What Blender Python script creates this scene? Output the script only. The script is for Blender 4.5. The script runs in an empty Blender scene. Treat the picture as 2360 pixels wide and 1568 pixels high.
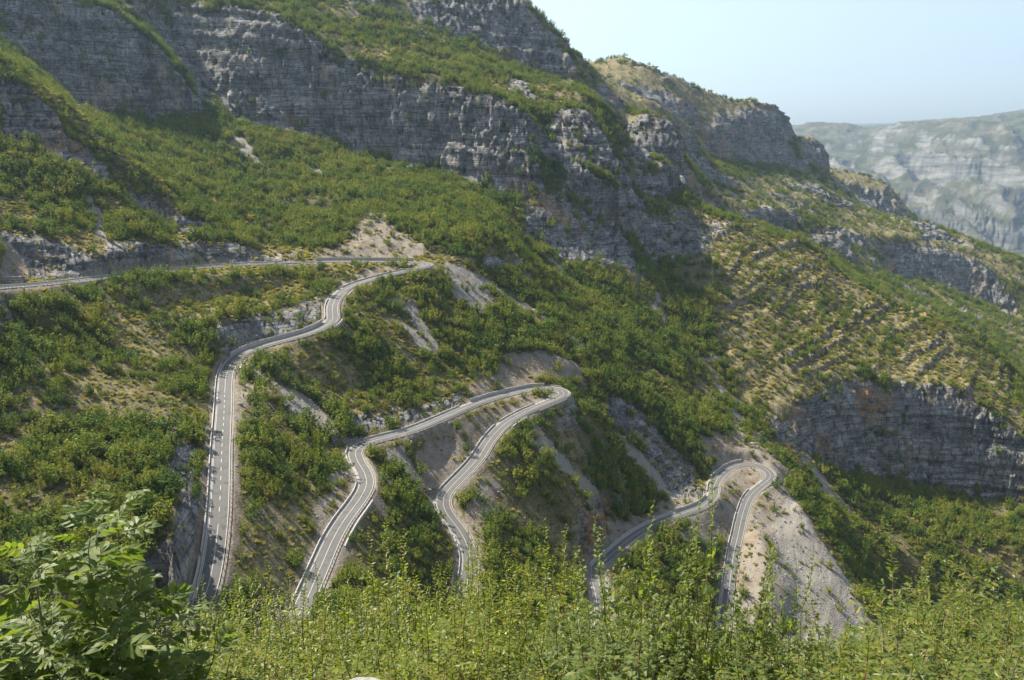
import bpy, math, random, time
import numpy as np
from mathutils import Vector, Matrix
T0 = time.time()
SC = bpy.context.scene
COL = SC.collection
PI = math.pi

# ------------------------------------------------------------------ camera, sky, sun, exposure
PITCH = math.atan((784 - 300) / 2073.0)          # looking down into the valley
cam_d = bpy.data.cameras.new('camera')
cam = bpy.data.objects.new('camera', cam_d); COL.objects.link(cam)
cam_d.sensor_width = 36.0
cam_d.angle = 2 * math.atan(1179.5 / 2073.0)
cam_d.clip_start = 0.1; cam_d.clip_end = 60000
cam.location = (0, 0, 0)
cam.rotation_euler = (PI / 2 - PITCH, 0, 0)
SC.camera = cam

SUN_AZ = math.radians(-56)        # left of the view, a little in front of the camera
SUN_EL = math.radians(46)
sdir = Vector((math.sin(SUN_AZ) * math.cos(SUN_EL), math.cos(SUN_AZ) * math.cos(SUN_EL), math.sin(SUN_EL)))
W = bpy.data.worlds.new('World'); SC.world = W; W.use_nodes = True
wn = W.node_tree.nodes; wl = W.node_tree.links
bg = wn['Background']
sky = wn.new('ShaderNodeTexSky'); sky.sky_type = 'NISHITA'; sky.sun_disc = False
sky.sun_elevation = SUN_EL; sky.sun_rotation = SUN_AZ
sky.altitude = 600; sky.air_density = 0.9; sky.dust_density = 2.0; sky.ozone_density = 1.0
pale = wn.new('ShaderNodeHueSaturation'); pale.inputs['Saturation'].default_value = 0.62; pale.inputs['Value'].default_value = 1.0
wl.new(sky.outputs[0], pale.inputs['Color']); wl.new(pale.outputs[0], bg.inputs[0]); bg.inputs[1].default_value = 0.08
sun_d = bpy.data.lights.new('sun', 'SUN'); sun_d.energy = 5.0; sun_d.angle = math.radians(0.5)
sun_d.color = (1.0, 0.92, 0.78)
sun = bpy.data.objects.new('sun', sun_d); COL.objects.link(sun)
sun.rotation_euler = sdir.to_track_quat('Z', 'Y').to_euler()
sun.location = (-300, 100, 400)
SC.view_settings.view_transform = 'Standard'; SC.view_settings.look = 'None'
SC.view_settings.gamma = 1.0; SC.view_settings.use_curve_mapping = False
SC.view_settings.exposure = 1.36
SC.render.engine = 'CYCLES'
SC.cycles.use_denoising = True
SC.cycles.max_bounces = 6; SC.cycles.diffuse_bounces = 2; SC.cycles.glossy_bounces = 2
SC.cycles.transmission_bounces = 3; SC.cycles.transparent_max_bounces = 4; SC.cycles.volume_bounces = 0

# ------------------------------------------------------------------ small helpers
def noise3(x, y, z, seed=0):
    """smooth value noise in -1..1 at world points"""
    x = np.asarray(x, float); y = np.asarray(y, float); z = np.asarray(z, float)
    x, y, z = np.broadcast_arrays(x, y, z)
    xi = np.floor(x).astype(np.int64); yi = np.floor(y).astype(np.int64); zi = np.floor(z).astype(np.int64)
    fx = x - xi; fy = y - yi; fz = z - zi
    fx = fx * fx * (3 - 2 * fx); fy = fy * fy * (3 - 2 * fy); fz = fz * fz * (3 - 2 * fz)
    def h(i, j, k):
        n = (i * 374761393 + j * 668265263 + k * 2147483647 + seed * 1442695041) & 0xFFFFFFFF
        n = ((n ^ (n >> 13)) * 1274126177) & 0xFFFFFFFF
        n = ((n ^ (n >> 16)) * 2246822519) & 0xFFFFFFFF
        return ((n ^ (n >> 15)) & 0xFFFF) / 32767.5 - 1.0
    a = h(xi, yi, zi) * (1 - fx) + h(xi + 1, yi, zi) * fx
    b = h(xi, yi + 1, zi) * (1 - fx) + h(xi + 1, yi + 1, zi) * fx
    c = h(xi, yi, zi + 1) * (1 - fx) + h(xi + 1, yi, zi + 1) * fx
    d = h(xi, yi + 1, zi + 1) * (1 - fx) + h(xi + 1, yi + 1, zi + 1) * fx
    return (a * (1 - fy) + b * fy) * (1 - fz) + (c * (1 - fy) + d * fy) * fz

def fbm(x, y, z, oct=4, seed=0):
    s = 0; a = 1.0; t = 0
    for o in range(oct):
        s = s + a * noise3(x * 2 ** o, y * 2 ** o, z * 2 ** o, seed + o * 17); t += a; a *= 0.5
    return s / t

def smooth(a, b, x):
    t = np.clip((x - a) / (b - a), 0, 1); return t * t * (3 - 2 * t)

CP, SP = math.cos(PITCH), math.sin(PITCH)
def ray(X, Y):
    """direction of a sight line (unit step in viewing depth); survey co-ordinates of the photograph"""
    u = (X - 1179.5) / 2073.0; v = (Y - 784.0) / 2073.0
    return np.array([u, CP - v * SP, -SP - v * CP])
def at_d(X, Y, d): return ray(X, Y) * d
def at_z(X, Y, z):
    r = ray(X, Y); return r * (z / r[2])

def mesh_obj(name, verts, faces, mat=None, parent=None, smooth_shade=False):
    me = bpy.data.meshes.new(name)
    verts = np.asarray(verts, np.float32)
    if isinstance(faces, np.ndarray):
        n, k = faces.shape
        me.vertices.add(len(verts)); me.vertices.foreach_set('co', verts.ravel())
        me.loops.add(n * k); me.loops.foreach_set('vertex_index', faces.astype(np.int32).ravel())
        me.polygons.add(n)
        me.polygons.foreach_set('loop_start', np.arange(0, n * k, k, dtype=np.int32))
        me.polygons.foreach_set('loop_total', np.full(n, k, dtype=np.int32))
        me.update(calc_edges=True)
    else:
        me.from_pydata([tuple(map(float, v)) for v in verts], [], faces); me.update()
    if smooth_shade:
        me.polygons.foreach_set('use_smooth', np.ones(len(me.polygons), bool))
    if mat: me.materials.append(mat)
    o = bpy.data.objects.new(name, me); COL.objects.link(o)
    if parent: o.parent = parent
    return o

def tag(o, label=None, cat=None, group=None, kind=None):
    if label: o['label'] = label
    if cat: o['category'] = cat
    if group: o['group'] = group
    if kind: o['kind'] = kind
    return o

def empty(name, loc=(0, 0, 0)):
    o = bpy.data.objects.new(name, None); o.empty_display_size = 0.5
    COL.objects.link(o); o.location = loc
    return o

# ------------------------------------------------------------------ road surveys (X, Y, height)
def road_pts(lst):
    return [at_z(*p) for p in lst]
ROAD_A = road_pts([(-120, 680, -70), (-60, 672, -72.5), (0, 664, -75), (100, 656, -78), (200, 645, -81), (300, 632, -84), (380, 623, -86), (450, 617, -87.5),
    (540, 611, -89.5), (620, 607, -91), (700, 604, -93), (780, 602, -94.5), (860, 602.5, -96), (920, 603, -97),
    (962, 604.5, -97.6), (987, 608, -98.3), (978, 615, -99), (950, 621, -99.8),
    (905, 631, -101.5), (860, 643, -103.5), (815, 658, -105.5), (785, 675, -107.5), (769, 697, -109.5), (765, 715, -111), (767, 733, -113), (752, 751, -115.5),
    (720, 766, -117.5), (680, 778, -119), (640, 788, -120.3), (600, 799, -121.6), (565, 813, -123), (537, 833, -124.8), (522, 862, -126.3), (518, 900, -128),
    (516, 950, -130), (513, 1000, -132.3), (510, 1060, -135), (508, 1120, -138), (505, 1180, -141.4), (499, 1240, -145), (491, 1295, -148.5), (480, 1350, -152.5),
    (466, 1400, -156.5)]) + \
    [np.array(p) for p in [(-106, 262, -159.5), (-104, 245, -161.5), (-93, 236, -163), (-82, 240, -164), (-77, 256, -165)]] + \
    road_pts([(700, 1395, -166), (722, 1345, -165.5), (744, 1295, -165), (768, 1240, -164), (795, 1195, -163.2), (825, 1155, -162.6), (844, 1120, -162), (840, 1090, -161.5), (822, 1060, -161),
    (819, 1037, -160.6), (845, 1020, -160.3), (900, 1005, -160.2), (940, 995, -160.6), (985, 978, -161.2), (1035, 956, -162.2), (1085, 935, -164.4), (1130, 919, -165.8),
    (1180, 906, -167), (1235, 895, -168.2), (1275, 894.5, -168.8), (1298, 901, -169.2), (1300, 910, -169.8), (1280, 920, -170.4), (1240, 936, -171.2), (1200, 954, -172.2), (1160, 979, -173.6), (1127, 1015, -175.4),
    (1105, 1050, -177.4), (1080, 1080, -179.5), (1050, 1110, -182), (1025, 1138, -184.5), (1019, 1160, -186.5), (1030, 1187, -189), (1053, 1215, -191.5), (1073, 1248, -194),
    (1083, 1285, -196.5), (1079, 1330, -199.5), (1070, 1380, -202.5)])
ROAD_B = [np.array(p) for p in [(-24, 345, -206), (-20, 318, -209), (-6, 303, -212), (14, 306, -216), (28, 330, -221), (38, 365, -227), (46, 410, -233)]] + \
    road_pts([(1375, 1312, -238), (1405, 1282, -240), (1450, 1242, -242), (1497, 1213, -244), (1548, 1191, -245.5), (1600, 1174, -247), (1628, 1160, -248), (1643, 1141, -248.7), (1646, 1118, -249.4),
    (1656, 1100, -250), (1677, 1082, -251), (1698, 1071.5, -251.6), (1720, 1068.5, -252), (1745, 1072.5, -252.6), (1766, 1082, -253.2), (1776, 1094, -254), (1769, 1108, -255),
    (1747, 1124, -256), (1726, 1146, -257.5), (1714, 1175, -259), (1706, 1205, -261), (1699, 1238, -263), (1691, 1272, -265.5), (1684, 1320, -269), (1678, 1370, -273), (1670, 1430, -278), (1660, 1500, -284)])

def resample(P, step=1.5, sig=4.0):
    P = np.array(P)
    # Catmull-Rom through the surveyed points
    Q = []
    Pe = np.vstack([2 * P[0] - P[1], P, 2 * P[-1] - P[-2]])
    for i in range(1, len(Pe) - 2):
        p0, p1, p2, p3 = Pe[i - 1:i + 3]
        n = max(2, int(np.linalg.norm(p2 - p1) / 0.7))
        t = np.linspace(0, 1, n, endpoint=False)[:, None]
        Q.append(0.5 * ((2 * p1) + (-p0 + p2) * t + (2 * p0 - 5 * p1 + 4 * p2 - p3) * t ** 2 + (-p0 + 3 * p1 - 3 * p2 + p3) * t ** 3))
    Q = np.vstack(Q + [P[-1:]])
    s = np.r_[0, np.cumsum(np.linalg.norm(np.diff(Q[:, :2], axis=0), axis=1))]
    n = int(s[-1] / step)
    ss = np.linspace(0, s[-1], n)
    R = np.stack([np.interp(ss, s, Q[:, k]) for k in range(3)], 1)
    def g(a, sg):
        r = int(3 * sg / step); k = np.exp(-0.5 * (np.arange(-r, r + 1) * step / sg) ** 2); k /= k.sum()
        ap = np.r_[2 * a[0] - a[r:0:-1], a, 2 * a[-1] - a[-2:-r - 2:-1]]
        return np.convolve(ap, k, 'valid')
    R[:, 0] = g(R[:, 0], sig); R[:, 1] = g(R[:, 1], sig); R[:, 2] = g(R[:, 2], sig * 3)
    return R
RA = resample(ROAD_A); RB = resample(ROAD_B)
def side_vec(R):
    t = np.gradient(R[:, :2], axis=0); t /= np.linalg.norm(t, axis=1)[:, None]
    return np.stack([t[:, 1], -t[:, 0]], 1)        # points to the right of travel
SA, SB = side_vec(RA), side_vec(RB)
HALF = 3.5

# ------------------------------------------------------------------ the land: height constraints along ridges, gullies, cliff edges and roads
U0, U1, NU = -0.86, 0.86, 689
ys = np.concatenate([np.exp(np.arange(math.log(2.0), math.log(280), 0.02)),
                     np.exp(np.arange(math.log(280), math.log(1150), 0.0026)),
                     np.exp(np.arange(math.log(1150), math.log(3000), 0.0036)),
                     np.exp(np.arange(math.log(3000), math.log(4800), 0.016)), np.exp(np.arange(math.log(4800), math.log(11500), 0.0065)), np.exp(np.arange(math.log(11500), math.log(24000), 0.014))])
NY = len(ys)
us = np.linspace(U0, U1, NU)
row_ix = np.arange(NY)
def gcoord(x, y):
    y = np.maximum(y, 2.0)
    c = (x / y - U0) / (U1 - U0) * (NU - 1)
    r = np.interp(y, ys, row_ix)
    return r, c
CON = []     # list of arrays of points
def line(pts, step=2.0):
    P = np.array(pts); out = []
    for a, b in zip(P[:-1], P[1:]):
        n = max(2, int(np.linalg.norm(b - a) / step)); t = np.linspace(0, 1, n)[:, None]
        out.append(a * (1 - t) + b * t)
    CON.append(np.vstack(out))
def L(*pts):                                   # (X, Y, depth) -> land line
    line([at_d(*p) for p in pts])
# near hillside under the camera
NEAR = np.array([(2, -1.9), (4, -3.6), (8, -7.2), (16, -14.5), (30, -27), (60, -54), (110, -92), (170, -128), (205, -147)])
line([(-0.86 * 240, 240, -120), (-0.6 * 240, 240, -140), (-0.42 * 232, 232, -161)])
line([(-20, 268, -186), (30, 262, -202), (110, 300, -240), (200, 330, -275), (300, 360, -300)])
# slope left of the long straight leg (rock cut along its edge)
L((-250, 1000, 330), (-60, 1000, 340), (80, 1010, 352), (200, 1000, 372), (330, 960, 392), (372, 945, 402))
L((-250, 1300, 250), (0, 1300, 268), (200, 1300, 275), (380, 1292, 282))
L((430, 880, 446), (390, 935, 405), (372, 985, 382), (388, 1050, 357), (402, 1130, 332), (398, 1220, 305), (382, 1300, 281), (372, 1370, 262))
L((-300, 800, 400), (0, 800, 420), (200, 810, 437), (330, 830, 450), (430, 860, 456))
# cut above the road from the straight to the S bend
L((440, 790, 485), (520, 742, 520), (600, 724, 546), (660, 712, 564), (720, 690, 590), (742, 668, 606))
L((300, 720, 496), (420, 700, 534), (560, 680, 582), (700, 650, 625))
# below the upper road
L((-100, 700, 440), (60, 690, 470), (200, 672, 487), (330, 660, 515), (480, 645, 560), (620, 632, 608), (720, 640, 622), (780, 640, 640))
# cut above the upper road
L((-200, 560, 440), (-60, 550, 470), (30, 540, 498), (110, 562, 512), (180, 590, 512), (238, 585, 523), (270, 560, 545), (360, 556, 575), (450, 556, 608), (540, 565, 634), (620, 584, 660), (700, 572, 690), (760, 556, 712), (840, 492, 762), (870, 478, 775), (905, 512, 752), (965, 562, 724), (1030, 548, 735), (1062, 556, 732), (1085, 592, 716))
L((-200, 610, 436), (0, 610, 477), (120, 607, 502), (240, 600, 521))
# the left spur: crest, rock face, lower shoulder
L((-250, -20, 640), (-100, 60, 640), (0, 135, 640), (100, 200, 650), (180, 255, 655), (245, 338, 652), (330, 408, 655), (450, 482, 668), (560, 540, 676), (630, 575, 680))
L((-250, 40, 628), (0, 175, 628), (90, 232, 632), (180, 320, 630), (235, 375, 632), (300, 425, 642), (400, 480, 655))
L((-250, 250, 590), (0, 322, 600), (100, 345, 606), (170, 388, 610), (250, 440, 615), (330, 500, 622), (430, 540, 636))
L((-200, 400, 540), (0, 430, 560), (130, 470, 570), (230, 545, 553), (262, 575, 540))
L((250, 460, 606), (255, 520, 580), (275, 570, 550))
# slope behind the spur, up to the foot of the walls
L((180, 262, 700), (230, 320, 705), (320, 398, 712), (450, 468, 722), (560, 530, 722), (640, 568, 710))
L((190, 275, 850), (260, 278, 880), (330, 282, 905), (450, 290, 950), (500, 268, 982), (522, 240, 1012), (540, 280, 985), (600, 305, 985), (700, 330, 990), (780, 350, 985), (860, 372, 980), (950, 392, 972), (1040, 418, 955), (1110, 452, 935))
L((350, 380, 795), (480, 405, 830), (620, 430, 852), (760, 440, 860), (880, 450, 850), (1000, 470, 830), (1070, 500, 810))
L((470, 470, 735), (600, 480, 770), (740, 490, 790), (860, 472, 785))
# the left wall
L((-300, -150, 820), (-100, -10, 830), (0, 100, 820), (90, 175, 835), (190, 272, 853), (330, 280, 908), (452, 288, 953))
L((-300, -330, 870), (-100, -200, 890), (60, -60, 895), (180, -5, 915), (270, 20, 930), (340, 80, 940), (405, 142, 952), (440, 228, 960), (458, 280, 962))
L((300, -80, 1060), (360, 40, 1066), (420, 120, 1056), (470, 200, 1030), (500, 262, 990))
L((0, -120, 1150), (200, -80, 1150), (300, -90, 1150))
# the main wall
L((300, -60, 1090), (380, 0, 1076), (520, 12, 1060), (650, 34, 1034), (742, 96, 1026), (812, 140, 1018), (880, 165, 1014), (940, 176, 1010), (1070, 196, 1000), (1160, 226, 994), (1235, 268, 986), (1246, 340, 980))
L((560, 300, 1000), (700, 325, 1002), (850, 362, 996), (950, 380, 988), (1040, 408, 975), (1120, 440, 955), (1235, 470, 940))
L((1040, 332, 984), (1140, 335, 974), (1235, 340, 968))
L((1040, 345, 976), (1140, 348, 966), (1235, 352, 960))
# green shelf above the main wall, upper wall behind it
L((380, -60, 1180), (600, -40, 1190), (760, -10, 1200), (880, 20, 1230), (950, 48, 1240), (1060, 95, 1255), (1160, 142, 1265), (1250, 168, 1275), (1335, 185, 1285))
L((760, 60, 1110), (900, 110, 1120), (1050, 150, 1120), (1180, 190, 1110), (1250, 225, 1090))
L((300, -420, 1350), (700, -250, 1360), (900, -110, 1340), (1010, -40, 1320), (1130, -18, 1335), (1215, 0, 1340), (1262, 52, 1335), (1300, 92, 1325), (1330, 130, 1318), (1347, 168, 1310), (1352, 200, 1290))
L((300, -420, 1700), (1100, 20, 1700), (1340, 170, 1600))
# first buttress right of the main wall
L((1248, 345, 1010), (1242, 290, 1035), (1262, 258, 1045), (1330, 240, 1048), (1372, 262, 1040), (1400, 310, 1030), (1440, 385, 1010))
L((1246, 375, 985), (1300, 390, 978), (1370, 402, 975), (1440, 412, 975))
L((1220, 190, 1200), (1290, 205, 1180), (1340, 220, 1130))
L((1240, 175, 1260), (1345, 200, 1240), (1400, 262, 1160), (1432, 300, 1140))
# second buttress
L((1432, 340, 1240), (1440, 282, 1270), (1480, 262, 1275), (1530, 262, 1270), (1562, 300, 1255), (1575, 360, 1230))
L((1440, 372, 1180), (1500, 375, 1185), (1575, 385, 1185))
# hump behind and its slopes
L((1200, 200, 2200), (1345, 142, 1950), (1440, 129, 1950), (1500, 150, 1930), (1590, 196, 2022), (1700, 234, 2149), (1765, 233, 2224), (1795, 246, 2240), (1814, 275, 2250), (1826, 320, 2254), (1836, 372, 2251))
L((1352, 165, 1800), (1450, 175, 1800), (1580, 235, 1850))
L((1440, 220, 1500), (1500, 230, 1520), (1560, 262, 1585), (1600, 300, 1607))
L((1590, 290, 1831), (1680, 285, 1986), (1740, 262, 2109), (1790, 275, 2191), (1815, 320, 2217))
L((1580, 350, 1734), (1660, 368, 1883), (1760, 380, 2051), (1836, 388, 2164))
L((1836, 316, 2213), (1842, 308, 2225), (1876, 309, 2232), (1896, 330, 2225), (1904, 360, 2215), (1909, 396, 2200))
L((1838, 392, 2141), (1880, 404, 2152), (1911, 415, 2152))
L((1800, 345, 2344), (1850, 352, 2412), (1900, 388, 2406), (1920, 430, 2375))
L((1880, 396, 2600), (1916, 388, 2600), (1960, 395, 2594), (2003, 404, 2575), (2050, 427, 2550), (2082, 462, 2531), (2106, 499, 2506), (2112, 520, 2488))
L((1950, 440, 2488), (2003, 480, 2475), (2060, 505, 2469), (2108, 515, 2469))
L((1930, 470, 2250), (2030, 515, 2238), (2110, 530, 2225))
L((2120, 506, 2062), (2200, 540, 2025), (2280, 572, 1988), (2359, 600, 1950), (2500, 680, 1900))
# big green slopes in the middle distance
L((1600, 420, 1479), (1700, 430, 1657), (1800, 440, 1846), (1920, 450, 2000), (2030, 500, 2025), (2120, 512, 2050))
L((1450, 440, 1080), (1560, 470, 1199), (1680, 500, 1354), (1800, 530, 1530), (1900, 540, 1662), (2000, 545, 1775), (2110, 545, 1875))
L((1735, 482, 1474), (1790, 480, 1564), (1828, 500, 1612))
L((1742, 518, 1466), (1790, 527, 1535), (1828, 533, 1590))
L((1858, 538, 1681), (1905, 526, 1725), (1968, 533, 1752))
L((1860, 568, 1652), (1910, 568, 1688), (1970, 567, 1722))
L((2030, 600, 1775), (2090, 578, 1828), (2160, 568, 1865), (2230, 592, 1870), (2295, 632, 1852), (2345, 692, 1812), (2500, 760, 1750))
L((2040, 640, 1740), (2100, 648, 1775), (2160, 660, 1802), (2230, 682, 1810), (2290, 708, 1795), (2340, 738, 1775))
L((1960, 640, 1550), (2100, 690, 1562), (2220, 720, 1612), (2359, 780, 1588), (2500, 850, 1562))
L((1850, 590, 1290), (2000, 712, 1270), (2190, 795, 1250), (2359, 935, 1210), (2500, 1040, 1180))
# rock below the main wall, and the ridge that runs down past the upper hairpin
L((1110, 452, 930), (1180, 470, 930), (1240, 478, 938), (1300, 470, 960), (1380, 500, 985), (1450, 545, 985), (1470, 590, 965))
L((1200, 540, 905), (1280, 590, 900), (1360, 612, 905), (1440, 625, 915), (1475, 610, 935))
L((1100, 455, 900), (1140, 500, 850), (1180, 560, 800), (1205, 610, 765), (1215, 640, 755))
L((1062, 556, 732), (1130, 540, 770), (1180, 572, 780))
L((1075, 598, 712), (1110, 632, 716), (1200, 690, 722), (1295, 755, 708), (1352, 812, 692), (1400, 865, 684), (1450, 925, 680), (1520, 990, 678), (1580, 1070, 672), (1615, 1125, 662))
# wooded valley behind that ridge
L((1215, 610, 860), (1300, 650, 860), (1420, 720, 845), (1540, 830, 815), (1640, 930, 785), (1720, 1000, 750), (1790, 1060, 712))
L((1480, 600, 1010), (1520, 640, 985), (1560, 700, 945), (1600, 780, 895), (1650, 880, 835), (1700, 950, 795))
# the hill on the right: crest, left foot, cliff edge and cliff foot
L((1480, 590, 1030), (1560, 545, 1090), (1640, 520, 1120), (1700, 512, 1140), (1760, 528, 1140), (1850, 565, 1125), (1920, 610, 1110), (2000, 672, 1095), (2100, 712, 1080), (2190, 742, 1068), (2250, 770, 1058), (2300, 815, 1045), (2359, 890, 1020), (2500, 1000, 980))
L((1630, 600, 1000), (1640, 700, 950), (1655, 800, 900), (1690, 900, 845), (1750, 972, 800))
L((1750, 972, 806), (1800, 945, 832), (1850, 915, 856), (1905, 880, 882), (1950, 868, 895), (2010, 885, 895), (2080, 888, 900), (2160, 880, 905), (2220, 905, 900), (2270, 940, 892), (2359, 1010, 872), (2500, 1080, 850))
L((1770, 985, 798), (1830, 1035, 802), (1880, 1065, 825), (1930, 1098, 862), (2010, 1105, 876), (2080, 1112, 884), (2160, 1140, 888), (2260, 1150, 884), (2359, 1165, 872), (2500, 1190, 850))
L((1900, 720, 1010), (2020, 790, 985), (2150, 830, 965), (2280, 890, 945))
# lower right woods, valley floor
L((1795, 1040, 760), (1870, 1130, 772), (1960, 1200, 778), (2080, 1230, 795), (2220, 1250, 800), (2400, 1270, 800))
L((1815, 1075, 712), (1890, 1190, 700), (1955, 1290, 690), (2030, 1390, 672), (2100, 1480, 655), (2180, 1560, 640))
L((2100, 1420, 740), (2250, 1400, 760), (2420, 1400, 770))
# spoil bench and its slope beside the lowest leg
L((1797, 1092, 690), (1812, 1140, 660), (1816, 1175, 640), (1803, 1195, 628), (1808, 1235, 606), (1822, 1280, 588), (1835, 1340, 565), (1845, 1410, 545), (1855, 1480, 528))
L((1745, 1215, 598), (1760, 1280, 568), (1770, 1350, 542), (1778, 1420, 522))
L((1838, 1150, 652), (1872, 1210, 626), (1925, 1295, 600), (1995, 1395, 572), (2060, 1490, 550))
L((1880, 1330, 574), (1930, 1430, 546), (1980, 1520, 528))
# cuts above the middle and lower legs
L((800, 985, 486), (830, 962, 496), (900, 948, 512), (980, 935, 534), (1060, 908, 562), (1085, 880, 582), (1130, 846, 608), (1180, 824, 626), (1250, 822, 640), (1335, 836, 650))
L((1085, 908, 566), (1130, 885, 588), (1200, 868, 610), (1270, 866, 630), (1325, 880, 640))
L((1390, 1240, 545), (1430, 1200, 566), (1480, 1170, 592), (1540, 1140, 622), (1600, 1118, 650))
L((1640, 1060, 690), (1690, 1035, 705), (1750, 1040, 705), (1790, 1065, 700))
# slopes between the hairpin legs
L((1180, 1010, 530), (1280, 1090, 526), (1360, 1150, 528), (1400, 1215, 530))
L((1330, 920, 632), (1345, 945, 604), (1390, 1000, 600), (1440, 1080, 602), (1500, 1130, 614))
L((1030, 1010, 508), (985, 1060, 486), (960, 1110, 468), (940, 1180, 444))
L((580, 900, 452), (660, 960, 458), (740, 1010, 464), (790, 1035, 466))
L((640, 840, 505), (760, 900, 514), (900, 900, 540), (1020, 860, 586))
# far range beyond the gorge
line([(-2500, 3600, -500), (0, 3600, -600), (1200, 3600, -700), (3200, 3600, -800)])
line([(-2500, 3050, -200), (0, 3050, -300), (800, 3050, -460), (2900, 3050, -600)])
line([at_d(1700, 600, 5700), at_d(2000, 590, 5890), at_d(2200, 590, 6080), at_d(2359, 600, 6270), at_d(2600, 600, 6460)])
line([at_d(1300, 330, 9880), at_d(1750, 300, 9880), at_d(1830, 289, 9880), at_d(1900, 282, 9880), at_d(1955, 290, 9690), at_d(1990, 301, 10070)], 20)
line([at_d(1830, 340, 9120), at_d(1950, 350, 9120), at_d(2010, 345, 9120)], 20)
line([at_d(1990, 303, 11210), at_d(2100, 302, 11210)], 20)
line([at_d(2010, 318, 9310), at_d(2050, 293, 9215), at_d(2120, 286, 9120), at_d(2200, 281, 8930), at_d(2359, 285, 8740), at_d(2650, 290, 8360)], 20)
line([at_d(2010, 345, 8740), at_d(2110, 335, 8740), at_d(2200, 330, 8550), at_d(2359, 335, 8360), at_d(2650, 340, 7980)], 20)
line([at_d(1880, 380, 7980), at_d(2050, 385, 8170), at_d(2150, 365, 8075), at_d(2250, 355, 7980), at_d(2359, 352, 7885), at_d(2650, 360, 7505)], 20)
line([at_d(2050, 410, 7980), at_d(2150, 390, 7885), at_d(2250, 380, 7790), at_d(2359, 374, 7695)], 20)
line([at_d(2080, 440, 7410), at_d(2150, 425, 7410), at_d(2215, 425, 7315), at_d(2359, 430, 7220)], 20)
line([at_d(2090, 475, 7125), at_d(2150, 455, 7182), at_d(2215, 448, 7182), at_d(2359, 450, 7068)], 20)
line([at_d(2130, 278, 18050), at_d(2190, 278, 18050), at_d(2235, 271, 18050), at_d(2290, 279, 18050), at_d(2320, 266, 17100), at_d(2359, 254, 17100), at_d(2600, 230, 17100)], 40)
line([(-18000, 23800, 300), (4000, 23800, 60), (18000, 23800, 300)], 120)

def solve():
    Zc = np.zeros((NY, NU)); Wc = np.zeros((NY, NU))
    P = np.vstack(CON)
    r, c = gcoord(P[:, 0], P[:, 1])
    ri = np.round(r).astype(int); ci = np.round(c).astype(int)
    ok = (ci >= 0) & (ci < NU) & (P[:, 1] < ys[-1])
    np.add.at(Zc, (ri[ok], ci[ok]), P[ok, 2]); np.add.at(Wc, (ri[ok], ci[ok]), 1)
    # distance to the road and road height, painted into the grid
    D = np.full((NY, NU), 1e3); ZR = np.zeros((NY, NU)); SD = np.zeros((NY, NU))
    X = us[None, :] * ys[:, None]; Y = np.repeat(ys[:, None], NU, 1)
    for R, S in ((RA, SA), (RB, SB)):
        for p, s in zip(R, S):
            r0, c0 = gcoord(p[0], p[1]); y = p[1]
            rr = 28
            ra, rb = np.searchsorted(ys, y - rr), np.searchsorted(ys, y + rr)
            cw = int(rr / y / (U1 - U0) * (NU - 1)) + 1
            ca, cb = max(0, int(c0) - cw), min(NU, int(c0) + cw + 1)
            if ca >= cb: continue
            dx = X[ra:rb, ca:cb] - p[0]; dy = Y[ra:rb, ca:cb] - p[1]
            d = np.hypot(dx, dy); m = d < D[ra:rb, ca:cb]
            D[ra:rb, ca:cb][m] = d[m]; ZR[ra:rb, ca:cb][m] = p[2]
            SD[ra:rb, ca:cb][m] = (dx * s[0] + dy * s[1])[m]
    hs = (Y < 190); Zc = np.where(hs, np.interp(Y, NEAR[:, 0], NEAR[:, 1]), Zc); Wc = np.where(hs, 1, Wc)
    near = D < HALF + 2.2
    Zc = np.where(near, ZR, Zc / np.maximum(Wc, 1)); Wc = np.where(near, 1, np.where((D < HALF + 3.5), 0, (Wc > 0)))
    # coarse-to-fine harmonic fill
    levels = [(Zc, Wc)]
    while min(levels[-1][0].shape) > 24:
        z, w = levels[-1]
        h, k = (z.shape[0] // 2) * 2, (z.shape[1] // 2) * 2
        z2 = (z * w)[:h, :k].reshape(h // 2, 2, k // 2, 2).sum((1, 3)); w2 = w[:h, :k].reshape(h // 2, 2, k // 2, 2).sum((1, 3))
        levels.append((z2 / np.maximum(w2, 1e-9), (w2 > 0).astype(float)))
    F = None
    for z, w in reversed(levels):
        if F is None: F = np.full(z.shape, z[w > 0].mean()); it = 600
        else:
            ri = np.minimum(np.arange(z.shape[0]) // 2, F.shape[0] - 1); ci = np.minimum(np.arange(z.shape[1]) // 2, F.shape[1] - 1)
            F = F[np.ix_(ri, ci)]; it = 90 if z.size > 3e5 else 160
        m = w > 0
        for _ in range(it):
            F = np.where(m, z, F)
            G = np.pad(F, 1, mode='edge')
            F = 0.25 * (G[:-2, 1:-1] + G[2:, 1:-1] + G[1:-1, :-2] + G[1:-1, 2:])
        F = np.where(m, z, F)
    # soften creases a little, away from the road
    G = F.copy()
    for _ in range(6):
        Q = np.pad(G, 1, mode='edge'); G = 0.25 * (Q[:-2, 1:-1] + Q[2:, 1:-1] + Q[1:-1, :-2] + Q[1:-1, 2:])
    k = smooth(HALF + 2, HALF + 8, D) * (1 - 0.7 * smooth(1000, 1300, Y)); F = F * (1 - k) + G * k
    return F, D, ZR, SD, X, Y
FZ, RD, RZ, RSIDE, GX, GY = solve()
print('solved', time.time() - T0)
# fractal relief: gullies, knolls and broken ground, none on the road
amp = smooth(HALF + 2, HALF + 16, RD) * np.clip(GY / 600, 0.004, 1.9)
FZ = FZ + amp * (4.2 * fbm(GX / 46, GY / 46, FZ / 60, 4, 3) + 1.5 * fbm(GX / 11, GY / 11, 0 * GX, 3, 9) * smooth(0, 1, amp))
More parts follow.
